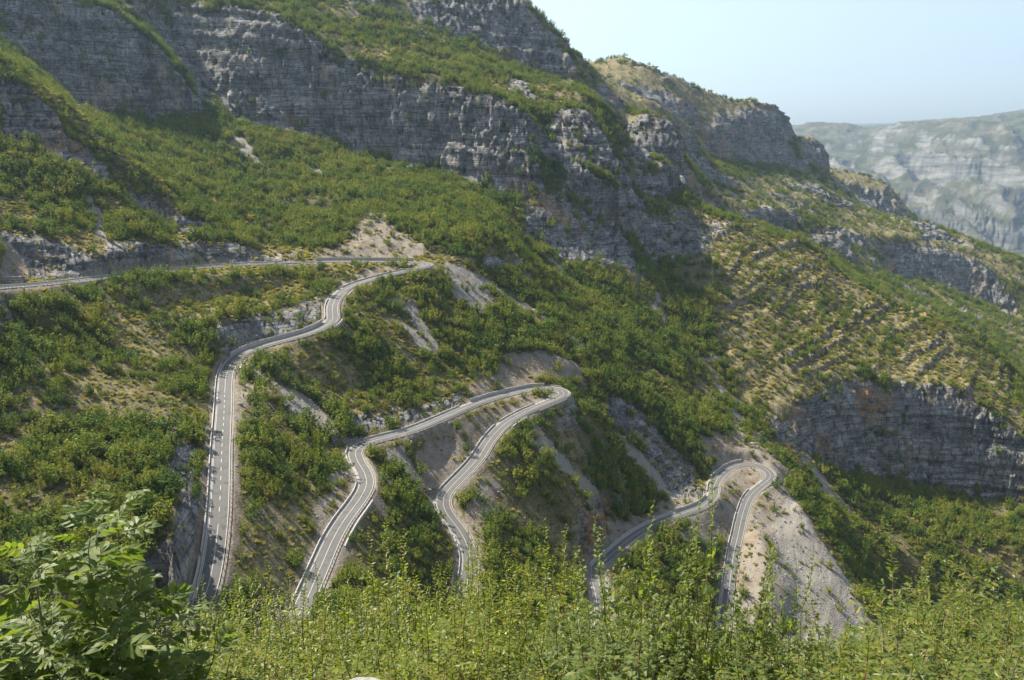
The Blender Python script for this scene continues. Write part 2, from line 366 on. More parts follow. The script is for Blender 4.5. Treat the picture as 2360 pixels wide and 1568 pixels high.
# runnels down the fall line on the wide slopes
far = smooth(4200, 5600, GY)
rid = 1 - np.abs(fbm(GX / 720, GY / 1500, 0 * GX, 6, 31)) * 2
FZ = FZ + far * (230 * (rid - 0.6) * (1 - 0.65 * smooth(8200, 9300, GY)) + 40 * fbm(GX / 200, GY / 200, 0 * GX, 4, 37))
# dipping limestone beds step across the right-hand hill
uu_ = GX / GY
hill = smooth(0.20, 0.25, uu_) * smooth(830, 880, GY) * (1 - smooth(1115, 1150, GY)) + 0.8 * smooth(0.11, 0.14, uu_) * (1 - smooth(0.20, 0.25, uu_)) * smooth(960, 1000, GY) * (1 - smooth(1200, 1260, GY))
bedc = (FZ - 0.26 * GX + 0.05 * GY + 9 * fbm(GX / 120, GY / 120, 0 * GX, 3, 401)) / 8.5
fr = bedc - np.floor(bedc)
bstr = 0.3 + 0.7 * smooth(-0.15, 0.25, noise3(np.floor(bedc) * 1.7, GX / 110, GY / 110, 411))
FZ = FZ + hill * bstr * 8.5 * 0.75 * (smooth(0, 0.28, fr) - fr)
ledge = hill * bstr * smooth(0.0, 0.06, fr) * (1 - smooth(0.24, 0.34, fr)) * smooth(-0.5, 0.0, fbm(GX / 22, GY / 22, 0 * GX, 3, 421) + 0.12)
FZ = np.where(RD < HALF + 0.6, RZ - 0.30, np.where(RD < HALF + 2.2, RZ - 0.12, FZ))

def height(x, y):
    r, c = gcoord(np.asarray(x, float), np.asarray(y, float))
    r = np.clip(r, 0, NY - 1.001); c = np.clip(c, 0, NU - 1.001)
    i = r.astype(int); j = c.astype(int); a = r - i; b = c - j
    return (FZ[i, j] * (1 - b) + FZ[i, j + 1] * b) * (1 - a) + (FZ[i + 1, j] * (1 - b) + FZ[i + 1, j + 1] * b) * a
def grid_at(A, x, y):
    r, c = gcoord(np.asarray(x, float), np.asarray(y, float))
    i = np.clip(np.round(r).astype(int), 0, NY - 1); j = np.clip(np.round(c).astype(int), 0, NU - 1)
    return A[i, j]
def hit(X, Y, d0=None, d1=None):
    """where a sight line meets the land"""
    r = ray(X, Y)
    ds = np.exp(np.linspace(math.log(d0 or 40), math.log(d1 or 20000), 2600))
    p = r[None, :] * ds[:, None]
    b = p[:, 2] < height(p[:, 0], p[:, 1])
    k = int(np.argmax(b)) if b.any() else len(ds) - 1
    return p[k]
gr = np.gradient(FZ, axis=0) / np.gradient(ys)[:, None]
gu = np.gradient(FZ, axis=1) / (GY * (us[1] - us[0]))
GRAD = np.hypot(gu, gr - gu * us[None, :])      # steepness
# ------------------------------------------------------------------ ground cover, laid out on the plan
def plan(poly, d0=None, d1=None):
    out = []
    P = poly + [poly[0]]
    for a, b in zip(P[:-1], P[1:]):
        n = max(1, int(math.hypot(b[0] - a[0], b[1] - a[1]) / 40))
        for k in range(n):
            t = k / n; out.append(hit(a[0] * (1 - t) + b[0] * t, a[1] * (1 - t) + b[1] * t, d0, d1)[:2])
    return np.array(out)
WX = GX + GY / 600 * 9 * fbm(GX / 14, GY / 14, 0 * GX, 3, 71)
WY = GY + GY / 600 * 9 * fbm(GX / 14, GY / 14, 0 * GX, 3, 83)
def paint(M, poly, val=1.0, d0=None, d1=None):
    Q = plan(poly, d0, d1)
    ra = max(0, np.searchsorted(ys, Q[:, 1].min() - 8) - 2); rb = min(NY, np.searchsorted(ys, Q[:, 1].max() + 8) + 2)
    uu = Q[:, 0] / Q[:, 1]
    ca = max(0, int((uu.min() - U0) / (U1 - U0) * (NU - 1)) - 6); cb = min(NU, int((uu.max() - U0) / (U1 - U0) * (NU - 1)) + 7)
    x = WX[ra:rb, ca:cb]; y = WY[ra:rb, ca:cb]
    ins = np.zeros(x.shape, bool)
    x1, y1 = Q[-1]
    for x2, y2 in Q:
        c = ((y1 > y) != (y2 > y))
        with np.errstate(divide='ignore', invalid='ignore'):
            c &= x < (x2 - x1) * (y - y1) / (y2 - y1 + 1e-12) + x1
        ins ^= c; x1, y1 = x2, y2
    M[ra:rb, ca:cb][ins] = val
def blur(M, n=2):
    for _ in range(n):
        Q = np.pad(M, 1, mode='edge'); M = (Q[:-2, 1:-1] + Q[2:, 1:-1] + Q[1:-1, :-2] + Q[1:-1, 2:] + 2 * M) / 6
    return M
soil = np.zeros((NY, NU)); scree = np.zeros((NY, NU)); grass = np.zeros((NY, NU)); rock = np.zeros((NY, NU)); forest = np.ones((NY, NU))
for p in [
    [(720, 592), (740, 572), (800, 556), (850, 492), (870, 486), (905, 516), (960, 560), (978, 580), (965, 598), (850, 598)],
    [(1085, 910), (1075, 888), (1110, 857), (1170, 822), (1250, 816), (1340, 836), (1340, 872), (1322, 895), (1250, 884), (1150, 898), (1100, 912)],
    [(760, 648), (830, 618), (900, 612), (965, 609), (930, 618), (860, 634), (800, 652)],
    [(955, 1045), (1060, 985), (1140, 950), (1180, 955), (1120, 1010), (1060, 1090), (1010, 1135), (965, 1110)],
    [(1150, 945), (1200, 915), (1270, 905), (1285, 912), (1220, 940), (1170, 962)],
    [(1590, 1012), (1650, 992), (1700, 1002), (1760, 1000), (1800, 1040), (1835, 1110), (1800, 1165), (1765, 1140), (1795, 1095), (1760, 1070), (1700, 1062), (1660, 1085), (1625, 1070)],
    [(1680, 1092), (1720, 1076), (1755, 1085), (1765, 1095), (1725, 1130), (1705, 1180), (1690, 1230), (1670, 1180), (1660, 1130)],
    [(1395, 1215), (1430, 1200), (1540, 1155), (1630, 1130), (1620, 1150), (1540, 1182), (1450, 1228), (1400, 1262)],
    [(1728, 1160), (1800, 1150), (1790, 1300), (1800, 1500), (1690, 1520), (1690, 1400), (1715, 1250)],
    [(545, 872), (575, 880), (600, 925), (570, 960), (548, 1040), (545, 1150), (540, 1250), (545, 1330), (505, 1370), (528, 1200), (532, 1000)],
    [(778, 1062), (800, 1092), (792, 1150), (735, 1225), (705, 1205), (765, 1125)],
    [(866, 1082), (905, 1112), (865, 1185), (815, 1230), (790, 1290), (770, 1320), (800, 1220), (850, 1140)],
    [(1058, 1180), (1120, 1105), (1162, 1108), (1112, 1200), (1100, 1290), (1080, 1250)],
    [(1530, 1235), (1640, 1180), (1690, 1190), (1680, 1260), (1620, 1240)],
    [(0, 560), (40, 560), (80, 610), (60, 640), (0, 650)],
]: paint(soil, p)
for p in [
    [(1010, 612), (1050, 603), (1108, 640), (1138, 700), (1112, 742), (1062, 692), (1022, 642)],
    [(885, 668), (955, 680), (975, 735), (1012, 800), (995, 802), (945, 742), (905, 705)],
    [(1100, 632), (1200, 692), (1298, 758), (1350, 808), (1345, 816), (1285, 762), (1195, 700), (1105, 642)],
    [(555, 832), (620, 872), (700, 920), (770, 980), (800, 1010), (775, 1025), (690, 962), (610, 905)],
    [(508, 292), (530, 300), (565, 335), (610, 382), (595, 386), (555, 352), (520, 322)],
    [(460, 300), (480, 310), (510, 360), (498, 362), (470, 330)],
    [(680, 330), (700, 345), (720, 375), (745, 400), (735, 420), (705, 380)],
    [(1020, 440), (1040, 445), (1045, 480), (1030, 475)],
    [(1240, 590), (1260, 600), (1330, 650), (1310, 652), (1260, 615)],
    [(1496, 640), (1512, 650), (1527, 690), (1520, 742), (1508, 740), (1512, 690)],
    [(1652, 892), (1668, 900), (1695, 940), (1728, 1000), (1702, 1006), (1675, 955)],
    [(1195, 1000), (1235, 985), (1300, 1060), (1370, 1130), (1405, 1190), (1400, 1225), (1370, 1190), (1320, 1110), (1250, 1050)],
    [(1420, 1000), (1450, 1020), (1520, 1100), (1600, 1150), (1590, 1168), (1500, 1120), (1440, 1050)],
    [(1600, 820), (1650, 815), (1665, 828), (1610, 832)],
    [(180, 440), (215, 470), (250, 540), (265, 575), (245, 575), (210, 510)],
    [(880, 1035), (930, 1035), (960, 1095), (985, 1130), (950, 1120), (905, 1075)],
    [(900, 740), (920, 742), (1005, 805), (1000, 815), (950, 785)],
    [(1820, 1020), (1850, 1040), (1900, 1110), (1960, 1180), (1945, 1185), (1880, 1120)],
    [(1780, 1160), (1835, 1150), (1870, 1212), (1922, 1297), (1992, 1398), (2058, 1495), (1950, 1555), (1780, 1530), (1785, 1300)],
]: paint(scree, p)
grass_polys = [
    [(1620, 605), (1640, 540), (1700, 515), (1850, 565), (2000, 672), (2190, 745), (2345, 880), (2359, 1000), (2270, 930), (2200, 898), (2080, 880), (1950, 864), (1850, 912), (1760, 970), (1690, 885), (1650, 780)],
    [(1225, 190), (1300, 170), (1345, 200), (1330, 240), (1250, 260)],
    [(1450, 190), (1580, 205), (1700, 240), (1780, 242), (1700, 300), (1600, 290)],
    [(800, 130), (950, 150), (1080, 190), (1170, 222), (1150, 180), (1000, 130), (860, 100)],
    [(1480, 450), (1600, 480), (1700, 520), (1600, 545), (1500, 500)],
    [(230, 690), (420, 650), (600, 640), (720, 650), (700, 690), (520, 735), (430, 760), (330, 830), (250, 760)],
    [(600, 830), (760, 790), (830, 860), (900, 940), (800, 960), (680, 880)],
    [(1920, 420), (2100, 505), (2200, 545), (2359, 610), (2359, 660), (2100, 570), (1930, 500)],
    [(1600, 430), (1700, 400), (1800, 400), (1900, 420), (1900, 470), (1750, 500)],
    [(0, 140), (100, 205), (180, 260), (170, 285), (80, 230), (0, 175)],
    [(560, 1170), (690, 1160), (700, 1240), (640, 1330), (560, 1330)],
]
for p in grass_polys: paint(grass, p)
for p in [
    [(0, 532), (60, 532), (230, 592), (280, 560), (500, 560), (640, 590), (720, 580), (700, 598), (620, 605), (300, 625), (80, 650), (60, 600), (0, 570)],
    [(440, 790), (520, 745), (660, 715), (740, 672), (748, 740), (660, 770), (545, 812), (505, 805)],
    [(805, 970), (900, 950), (1060, 908), (1062, 935), (960, 975), (825, 1008)],
    [(1395, 905), (1460, 930), (1600, 1080), (1625, 1140), (1560, 1140), (1470, 1030), (1400, 962)],
    [(1195, 470), (1300, 455), (1400, 500), (1470, 590), (1460, 625), (1300, 605), (1210, 545)],
    [(1450, 520), (1560, 480), (1640, 500), (1700, 520), (1620, 580), (1540, 600), (1480, 590)],
    [(370, 960), (440, 1010), (470, 1100), (460, 1250), (430, 1350), (380, 1350), (405, 1230), (400, 1100)],
    [(1640, 1190), (1690, 1150), (1700, 1200), (1680, 1270)],
    [(0, 180), (90, 240), (180, 325), (240, 380), (250, 440), (170, 390), (100, 345), (0, 320)],
    [(290, 420), (400, 485), (470, 520), (430, 545), (330, 505)],
    [(1095, 600), (1200, 600), (1215, 640), (1130, 625)],
    [(860, 330), (1000, 360), (1120, 390), (1235, 400), (1240, 470), (1120, 440), (1000, 400), (900, 378)],
    [(0, 2), (150, 2), (262, 24), (330, 84), (395, 146), (435, 228), (450, 282), (330, 272), (190, 266), (90, 168), (0, 98)],
    [(400, 60), (520, 22), (648, 44), (738, 104), (810, 148), (940, 184), (1070, 204), (1160, 234), (1230, 276), (1232, 468), (1120, 440), (950, 378), (850, 358), (700, 320), (560, 292), (505, 250), (430, 140)],
    [(930, 2), (1130, 2), (1205, 12), (1252, 66), (1330, 172), (1250, 160), (1160, 138), (1060, 88), (950, 40)],
    [(1246, 300), (1266, 268), (1330, 250), (1366, 272), (1434, 388), (1436, 408), (1300, 388), (1250, 373)],
    [(1444, 292), (1482, 272), (1528, 272), (1555, 305), (1568, 378), (1500, 372), (1444, 368)],
    [(1160, 168), (1215, 195), (1240, 240), (1200, 222), (1165, 200)],
    [(1580, 305), (1650, 270), (1720, 252), (1785, 254), (1812, 295), (1828, 380), (1740, 374), (1660, 362)],
    [(1842, 328), (1862, 318), (1886, 326), (1898, 355), (1902, 398), (1850, 385)],
    [(1990, 428), (2070, 466), (2098, 498), (2030, 492), (1960, 455)],
    [(1880, 522), (1960, 530), (1955, 565), (1885, 560)],
    [(1990, 600), (2060, 580), (2160, 570), (2290, 625), (2340, 700), (2280, 705), (2150, 655), (2070, 645)],
    [(1440, 200), (1540, 215), (1570, 245), (1500, 240)],
    [(1480, 400), (1560, 405), (1570, 440), (1490, 440)],
    [(2120, 515), (2200, 545), (2190, 570), (2120, 550)],
    [(1738, 484), (1790, 482), (1826, 503), (1826, 530), (1790, 524), (1745, 516)],
    [(1860, 541), (1905, 529), (1966, 536), (1966, 564), (1910, 565), (1862, 565)],
    [(2035, 605), (2092, 582), (2160, 572), (2228, 596), (2292, 636), (2342, 696), (2338, 734), (2288, 704), (2228, 678), (2160, 656), (2100, 644), (2042, 636)],
    [(1470, 408), (1560, 414), (1578, 448), (1500, 455)],
    [(180, 2), (275, 12), (345, 72), (410, 136), (450, 225), (472, 262), (495, 245), (435, 120), (365, 24), (310, 2)],
    [(1762, 984), (1850, 922), (1950, 872), (2080, 892), (2200, 906), (2350, 1012), (2350, 1155), (2150, 1132), (2050, 1104), (1930, 1088), (1830, 1030)],
]: paint(rock, p)
for p in [[(1350, 145), (1440, 135), (1500, 155), (1590, 200), (1700, 240), (1790, 245), (1830, 370), (1700, 362), (1600, 330), (1500, 250), (1400, 240)],
          [(1842, 325), (1890, 325), (1900, 395), (1850, 390)], [(1920, 394), (2000, 408), (2080, 462), (2104, 498), (2000, 470), (1930, 430)]]:
    paint(forest, p, 0.16); paint(grass, p, 0.9)
for a, v in (([(0, 560), (40, 540), (280, 560), (500, 560), (700, 585), (960, 600), (960, 560), (1090, 600), (1060, 640), (700, 625), (300, 645), (0, 690)], 0.12),):
    paint(forest, a, v)
steep = smooth(1.2, 1.95, blur(GRAD, 3) + 0.28 * fbm(GX / 18, GY / 18, FZ / 9, 3, 5))
rockm = np.maximum(steep, blur(rock, 2) * smooth(-0.75, -0.1, fbm(GX / 9, GY / 9, FZ / 4, 3, 15) + 0.25))
rockm = np.maximum(rockm, blur(ledge, 1)); rockm = np.maximum(rockm, 0.95 * smooth(1180, 1320, GY) * smooth(0.12, 0.32, fbm(GX / 75, GY / 75, FZ / 40, 4, 161) + 0.25 * (blur(GRAD, 3) - 0.6)))
rockm = np.maximum(rockm, smooth(3000, 3500, GY) * smooth(0.5, 0.8, blur(GRAD, 1)))
soil = blur(soil, 1); scree = blur(scree, 1); grass = blur(grass, 3); grass = np.maximum(grass, 0.8 * smooth(1150, 1350, GY) * smooth(-0.25, 0.3, fbm(GX / 70, GY / 70, 0 * GX, 4, 141)))
grass = np.maximum(grass, 0.8 * (1 - smooth(700, 900, GY)) * smooth(0.0, 0.35, fbm(GX / 38, GY / 38, 0 * GX, 4, 151)))
roadside = (1 - smooth(HALF + 2.0, HALF + 5.5, RD))
soil = np.maximum(soil, roadside * 0.9)
rockm = rockm * (1 - 0.75 * np.clip(soil * 1.2, 0, 1)); rockm = np.where(RD < HALF + 3, 0, rockm)
# wood / scrub density on the plan: patchy, thin on rock, scree and earth
dens = smooth(-0.55, 0.25, fbm(GX / 42, GY / 42, 0 * GX, 4, 41) + 0.35 * fbm(GX / 9, GY / 9, 0 * GX, 2, 47) + 0.18)
dens = dens * (1 - 0.66 * grass) * (1 - 0.45 * hill) * (1 - 0.35 * smooth(1200, 1350, GY)) * (1 - 0.93 * np.clip(soil, 0, 1)) * (1 - 0.93 * np.clip(scree, 0, 1)) * (1 - 0.955 * np.clip(rockm, 0, 1)) * forest
dens = np.where(RD < HALF + 4.5, 0, dens)

# ------------------------------------------------------------------ materials
def new_mat(name):
    m = bpy.data.materials.new(name); m.use_nodes = True
    nt = m.node_tree; return m, nt, nt.nodes['Principled BSDF']
class NT:
    def __init__(s, nt): s.nt = nt
    def n(s, t, **kw):
        x = s.nt.nodes.new(t)
        for k, v in kw.items(): setattr(x, k, v)
        return x
    def link(s, a, b): s.nt.links.new(a, b)
    def noise(s, vec, scale, detail=4, rough=0.55, dist=0.0):
        x = s.n('ShaderNodeTexNoise'); s.link(vec, x.inputs['Vector'])
        x.inputs['Scale'].default_value = scale; x.inputs['Detail'].default_value = detail; x.inputs['Roughness'].default_value = rough
        x.inputs['Distortion'].default_value = dist
        return x.outputs['Fac']
    def ramp(s, fac, stops):
        x = s.n('ShaderNodeValToRGB'); s.link(fac, x.inputs[0]); e = x.color_ramp.elements
        while len(e) < len(stops): e.new(0.5)
        for el, (p, c) in zip(e, stops):
            el.position = p; el.color = tuple(c) + (1,) if len(c) == 3 else c
        return x.outputs[0]
    def mix(s, fac, a, b, mode='MIX'):
        x = s.n('ShaderNodeMix', data_type='RGBA', blend_type=mode)
        for i, v in ((0, fac), (6, a), (7, b)):
            if isinstance(v, (int, float)): x.inputs[i].default_value = v
            elif isinstance(v, tuple): x.inputs[i].default_value = v + (1,) if len(v) == 3 else v
            else: s.link(v, x.inputs[i])
        return x.outputs[2]
    def math(s, op, a, b=None, c=None, clamp=False):
        x = s.n('ShaderNodeMath', operation=op, use_clamp=clamp)
        for i, v in enumerate((a, b, c)):
            if v is None: continue
            if isinstance(v, (int, float)): x.inputs[i].default_value = v
            else: s.link(v, x.inputs[i])
        return x.outputs[0]
    def mapping(s, vec, scale=(1, 1, 1), rot=(0, 0, 0)):
        x = s.n('ShaderNodeMapping'); s.link(vec, x.inputs[0]); x.inputs['Scale'].default_value = scale; x.inputs['Rotation'].default_value = rot
        return x.outputs[0]
    def bump(s, h, strength, dist, bsdf):
        x = s.n('ShaderNodeBump'); s.link(h, x.inputs['Height']); x.inputs['Strength'].default_value = strength; x.inputs['Distance'].default_value = dist
        s.link(x.outputs[0], bsdf.inputs['Normal'])

def land_material():
    m, nt, b = new_mat('land'); q = NT(nt)
    pos = q.n('ShaderNodeNewGeometry').outputs['Position']
    at = q.n('ShaderNodeAttribute', attribute_name='cover'); sep = q.n('ShaderNodeSeparateColor'); q.link(at.outputs['Color'], sep.inputs[0])
    rockw, soilw, screew = sep.outputs[0], sep.outputs[1], sep.outputs[2]
    at2 = q.n('ShaderNodeAttribute', attribute_name='cover2'); sep2 = q.n('ShaderNodeSeparateColor'); q.link(at2.outputs['Color'], sep2.inputs[0])
    grassw, farw, rustw = sep2.outputs[0], sep2.outputs[1], sep2.outputs[2]
    big = q.noise(pos, 0.03, 5); mid = q.noise(pos, 0.16, 5, 0.6); fine = q.noise(pos, 0.9, 4, 0.65); grit = q.noise(pos, 3.0, 3, 0.7)
    # limestone: thin beds, dark joints, vertical streaks, rusty stains
    bed = q.noise(q.mapping(pos, (0.022, 0.022, 0.34), (0.05, 0.09, 0)), 1.0, 5, 0.62)
    bed2 = q.noise(q.mapping(pos, (0.010, 0.010, 0.22), (0.05, 0.09, 0)), 1.0, 2.5, 0.6)
    bed3 = q.noise(q.mapping(pos, (0.03, 0.03, 0.55), (0.05, 0.09, 0)), 1.0, 2, 0.6)
    col_ = q.noise(q.mapping(pos, (0.22, 0.22, 0.028)), 1.0, 5, 0.65)
    crack = q.noise(q.mapping(pos, (0.14, 0.14, 0.02)), 1.0, 3, 0.6)
    def contour(n, w): return q.math('SUBTRACT', 1.0, q.math('DIVIDE', q.math('ABSOLUTE', q.math('SUBTRACT', n, 0.5)), w), clamp=True)
    rc = q.ramp(q.noise(pos, 0.045, 6, 0.68), [(0.28, (0.105, 0.103, 0.100)), (0.45, (0.200, 0.197, 0.190)), (0.56, (0.295, 0.290, 0.278)), (0.70, (0.37, 0.362, 0.345))])
    rc = q.mix(0.7, rc, q.ramp(bed, [(0.32, (0.55, 0.55, 0.55)), (0.5, (1.0, 1.0, 1.0)), (0.66, (1.25, 1.24, 1.2))]), 'MULTIPLY')
    rc = q.mix(0.8, rc, q.ramp(col_, [(0.30, (0.38, 0.38, 0.39)), (0.48, (0.95, 0.95, 0.95)), (0.66, (1.3, 1.28, 1.24))]), 'MULTIPLY')
    rc = q.mix(q.math('MULTIPLY', contour(bed2, 0.028), 0.8), rc, (0.035, 0.035, 0.035))
    rc = q.mix(q.math('MULTIPLY', contour(bed3, 0.04), 0.6), rc, (0.05, 0.05, 0.05))
    rc = q.mix(q.math('MULTIPLY', contour(crack, 0.028), 0.85), rc, (0.03, 0.03, 0.03))
    rc = q.mix(q.math('MULTIPLY', q.ramp(q.noise(q.mapping(pos, (0.06, 0.06, 0.02)), 1.0, 3), [(0.60, (0, 0, 0)), (0.70, (1, 1, 1))]), 0.5), rc, (0.36, 0.27, 0.18))
    rc = q.mix(q.math('MULTIPLY', rustw, q.ramp(mid, [(0.42, (0, 0, 0)), (0.62, (1, 1, 1))])), rc, (0.34, 0.20, 0.085))
    # dry grass and herb on thin soil, dark olive-brown litter under the scrub
    gc = q.ramp(mid, [(0.30, (0.060, 0.062, 0.022)), (0.46, (0.130, 0.112, 0.040)), (0.58, (0.23, 0.185, 0.075)), (0.72, (0.30, 0.25, 0.12))])
    gc = q.mix(q.ramp(fine, [(0.52, (0, 0, 0)), (0.62, (1, 1, 1))]), gc, q.mix(grit, (0.16, 0.155, 0.145), (0.34, 0.33, 0.31)))
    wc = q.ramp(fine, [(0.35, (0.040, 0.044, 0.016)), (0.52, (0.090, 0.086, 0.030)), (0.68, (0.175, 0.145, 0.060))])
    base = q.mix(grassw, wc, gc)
    # scree and cut earth
    sc_ = q.mix(q.noise(pos, 1.4, 5, 0.75), (0.105, 0.098, 0.088), (0.36, 0.335, 0.295)); sc_ = q.mix(q.math('MULTIPLY', big, 0.6), sc_, (0.30, 0.275, 0.24))
    so = q.ramp(mid, [(0.30, (0.130, 0.092, 0.060)), (0.45, (0.200, 0.158, 0.112)), (0.58, (0.240, 0.210, 0.163)), (0.72, (0.275, 0.252, 0.212))])
    so = q.mix(q.ramp(grit, [(0.55, (0, 0, 0)), (0.70, (1, 1, 1))]), so, (0.34, 0.32, 0.285)); so = q.mix(q.ramp(fine, [(0.30, (1, 1, 1)), (0.42, (0, 0, 0))]), so, (0.14, 0.10, 0.075))
    so = q.mix(q.ramp(big, [(0.45, (0, 0, 0)), (0.62, (0.55, 0.55, 0.55))]), so, sc_)
    wob = q.math('MULTIPLY_ADD', fine, 0.7, -0.35)
    def edge(w): return q.math('MULTIPLY', q.math('ADD', q.math('ADD', w, wob), -0.28), 2.6, clamp=True)
    c = q.mix(edge(screew), base, sc_); c = q.mix(edge(soilw), c, so)
    c = q.mix(q.math('MULTIPLY', q.math('ADD', q.math('ADD', rockw, wob), -0.22), 2.4, clamp=True), c, rc)
    # woods too far off to tell apart
    fw = q.ramp(q.noise(pos, 0.0022, 7, 0.66), [(0.36, (0.030, 0.038, 0.020)), (0.48, (0.065, 0.064, 0.038)), (0.60, (0.115, 0.104, 0.075)), (0.70, (0.15, 0.137, 0.108))])
    fw = q.mix(q.ramp(q.noise(pos, 0.016, 4, 0.7), [(0.54, (0, 0, 0)), (0.60, (1, 1, 1))]), fw, (0.045, 0.058, 0.026))
    fr_ = q.ramp(q.noise(q.mapping(pos, (0.003, 0.003, 0.024)), 1.0, 6, 0.65), [(0.36, (0.055, 0.055, 0.052)), (0.52, (0.14, 0.137, 0.128)), (0.68, (0.23, 0.225, 0.21))])
    fw = q.mix(rockw, fw, fr_)
    c = q.mix(farw, c, fw)
    q.link(c, b.inputs['Base Color']); b.inputs['Roughness'].default_value = 0.95; b.inputs['Specular IOR Level'].default_value = 0.15
    h = q.math('ADD', q.math('MULTIPLY', bed, q.math('MULTIPLY', rockw, 2.2)), q.math('MULTIPLY', fine, 0.9))
    h = q.math('ADD', h, q.math('MULTIPLY', q.math('MULTIPLY', col_, rockw), 1.6)); h = q.math('ADD', h, q.math('MULTIPLY', grit, 0.25))
    q.bump(h, 0.9, 1.3, b)
    return m
M_LAND = land_material()

# ------------------------------------------------------------------ land mesh: profile lines resampled by surface length, rock faces broken into beds and blocks
def build_land():
    NC, NS = 880, 900
    cols = np.linspace(-0.70, 0.70, NC)
    base_y = np.exp(np.linspace(math.log(2.2), math.log(23000), 5600))
    V = np.zeros((NC, NS, 3))
    for i, u in enumerate(cols):
        z = height(u * base_y, base_y)
        wt = 0.55 + 0.75 * (base_y > 270)
        ds = np.hypot(0.30 * np.diff(base_y), np.diff(z)) / base_y[1:] * wt[1:]
        ds *= np.where(base_y[1:] < 230, 0.30, 1.0)
        s = np.r_[0, np.cumsum(ds)]
        V[i, :, 1] = np.interp(np.linspace(0, s[-1], NS), s, base_y)
    k = np.exp(-0.5 * (np.arange(-2, 3) / 1.2) ** 2); k /= k.sum()
    yp = np.pad(V[:, :, 1], ((2, 2), (0, 0)), mode='edge'); V[:, :, 1] = sum(k[j] * yp[j:j + NC] for j in range(5))
    V[:, :, 0] = cols[:, None] * V[:, :, 1]; V[:, :, 2] = height(V[:, :, 0], V[:, :, 1])
    x, y, z = V[:, :, 0], V[:, :, 1], V[:, :, 2]
    rk = grid_at(rockm, x, y); rk = np.where(grid_at(RD, x, y) < HALF + 5, 0, rk) * smooth(270, 340, y)
    gx = grid_at(blur(gu, 4), x, y); gy = grid_at(blur(gr - gu * us[None, :], 4), x, y)
    gl = np.hypot(gx, gy) + 1e-6; nx, ny = -gx / gl, -gy / gl
    sc = np.clip(y / 900, 0.45, 2.2)
    bedz = z / sc + 0.10 * x / sc - 0.04 * y / sc + 2.5 * fbm(x / 60, y / 60, z / 60, 3, 101)
    def hash1(i, j, s):
        n = (i * 374761393 + j * 668265263 + s * 974634533) & 0xFFFFFFFF; n = ((n ^ (n >> 13)) * 1274126177) & 0xFFFFFFFF
        return ((n ^ (n >> 16)) & 0xFFFF) / 65535.0
    along = (x * ny - y * nx) / sc
    bedz = bedz + 3.0 * noise3(bedz / 9, 0 * z, 0 * z, 131)
    b1 = np.floor(bedz / 7.0).astype(np.int64); b2 = np.floor(bedz / 2.6).astype(np.int64)
    bl = np.floor(along / 6.5 + hash1(b2, b2 * 0, 3) * 5).astype(np.int64)
    d = 3.6 * hash1(b1, b1 * 0, 1) + 2.2 * hash1(b2, b2 * 0, 2) + 1.4 * hash1(bl, b2, 4)
    rib = 0.8 * fbm(along / 14, z / 90, 0 * z, 4, 55) + 2.6 * fbm(along / 52, z / 160, 0 * z, 3, 58) - 1.6 * np.exp(-(fbm(along / 30, z / 150, 0 * z, 2, 62) / 0.07) ** 2)
    d = d + 2.6 * rib + 1.2 * np.abs(fbm(along / 4, z / 40, 0 * z, 2, 66))
    dmask = smooth(0.15, 0.8, rk); d = (d - 3.0) * dmask * sc
    V[:, :, 0] += nx * d; V[:, :, 1] += ny * d
    # loose blocky ground elsewhere
    lo = (1 - rk) * smooth(HALF + 2.5, HALF + 6, grid_at(RD, x, y)) * np.clip(y / 500, 0.02, 2)
    V[:, :, 2] += lo * 0.55 * fbm(x / 3.2, y / 3.2, z / 3.2, 3, 77)
    cov = np.stack([grid_at(rockm, x, y), grid_at(soil, x, y), grid_at(scree, x, y), np.ones_like(x)], -1)
    rust = smooth(0.25, 0.6, fbm(x / 50, y / 50, z / 50, 2, 91))
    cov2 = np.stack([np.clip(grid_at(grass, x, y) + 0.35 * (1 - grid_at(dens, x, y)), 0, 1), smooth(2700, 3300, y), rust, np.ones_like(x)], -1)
    # three sheets: the near hillside, the mountain behind, the far range
    def sheet(name, j0, j1):
        n = j1 - j0
        P = V[:, j0:j1].reshape(-1, 3); idx = np.arange(NC * n).reshape(NC, n)
        f = np.stack([idx[:-1, :-1], idx[1:, :-1], idx[1:, 1:], idx[:-1, 1:]], -1).reshape(-1, 4)
        o = mesh_obj(name, P, f, M_LAND)
        for nm, A in (('cover', cov), ('cover2', cov2)):
            a = o.data.color_attributes.new(nm, 'FLOAT_COLOR', 'POINT'); a.data.foreach_set('color', A[:, j0:j1].reshape(-1).astype(np.float32))
        return tag(o, kind='structure')
    sheet('terrain', 0, NS)
build_land()
print('land', time.time() - T0)
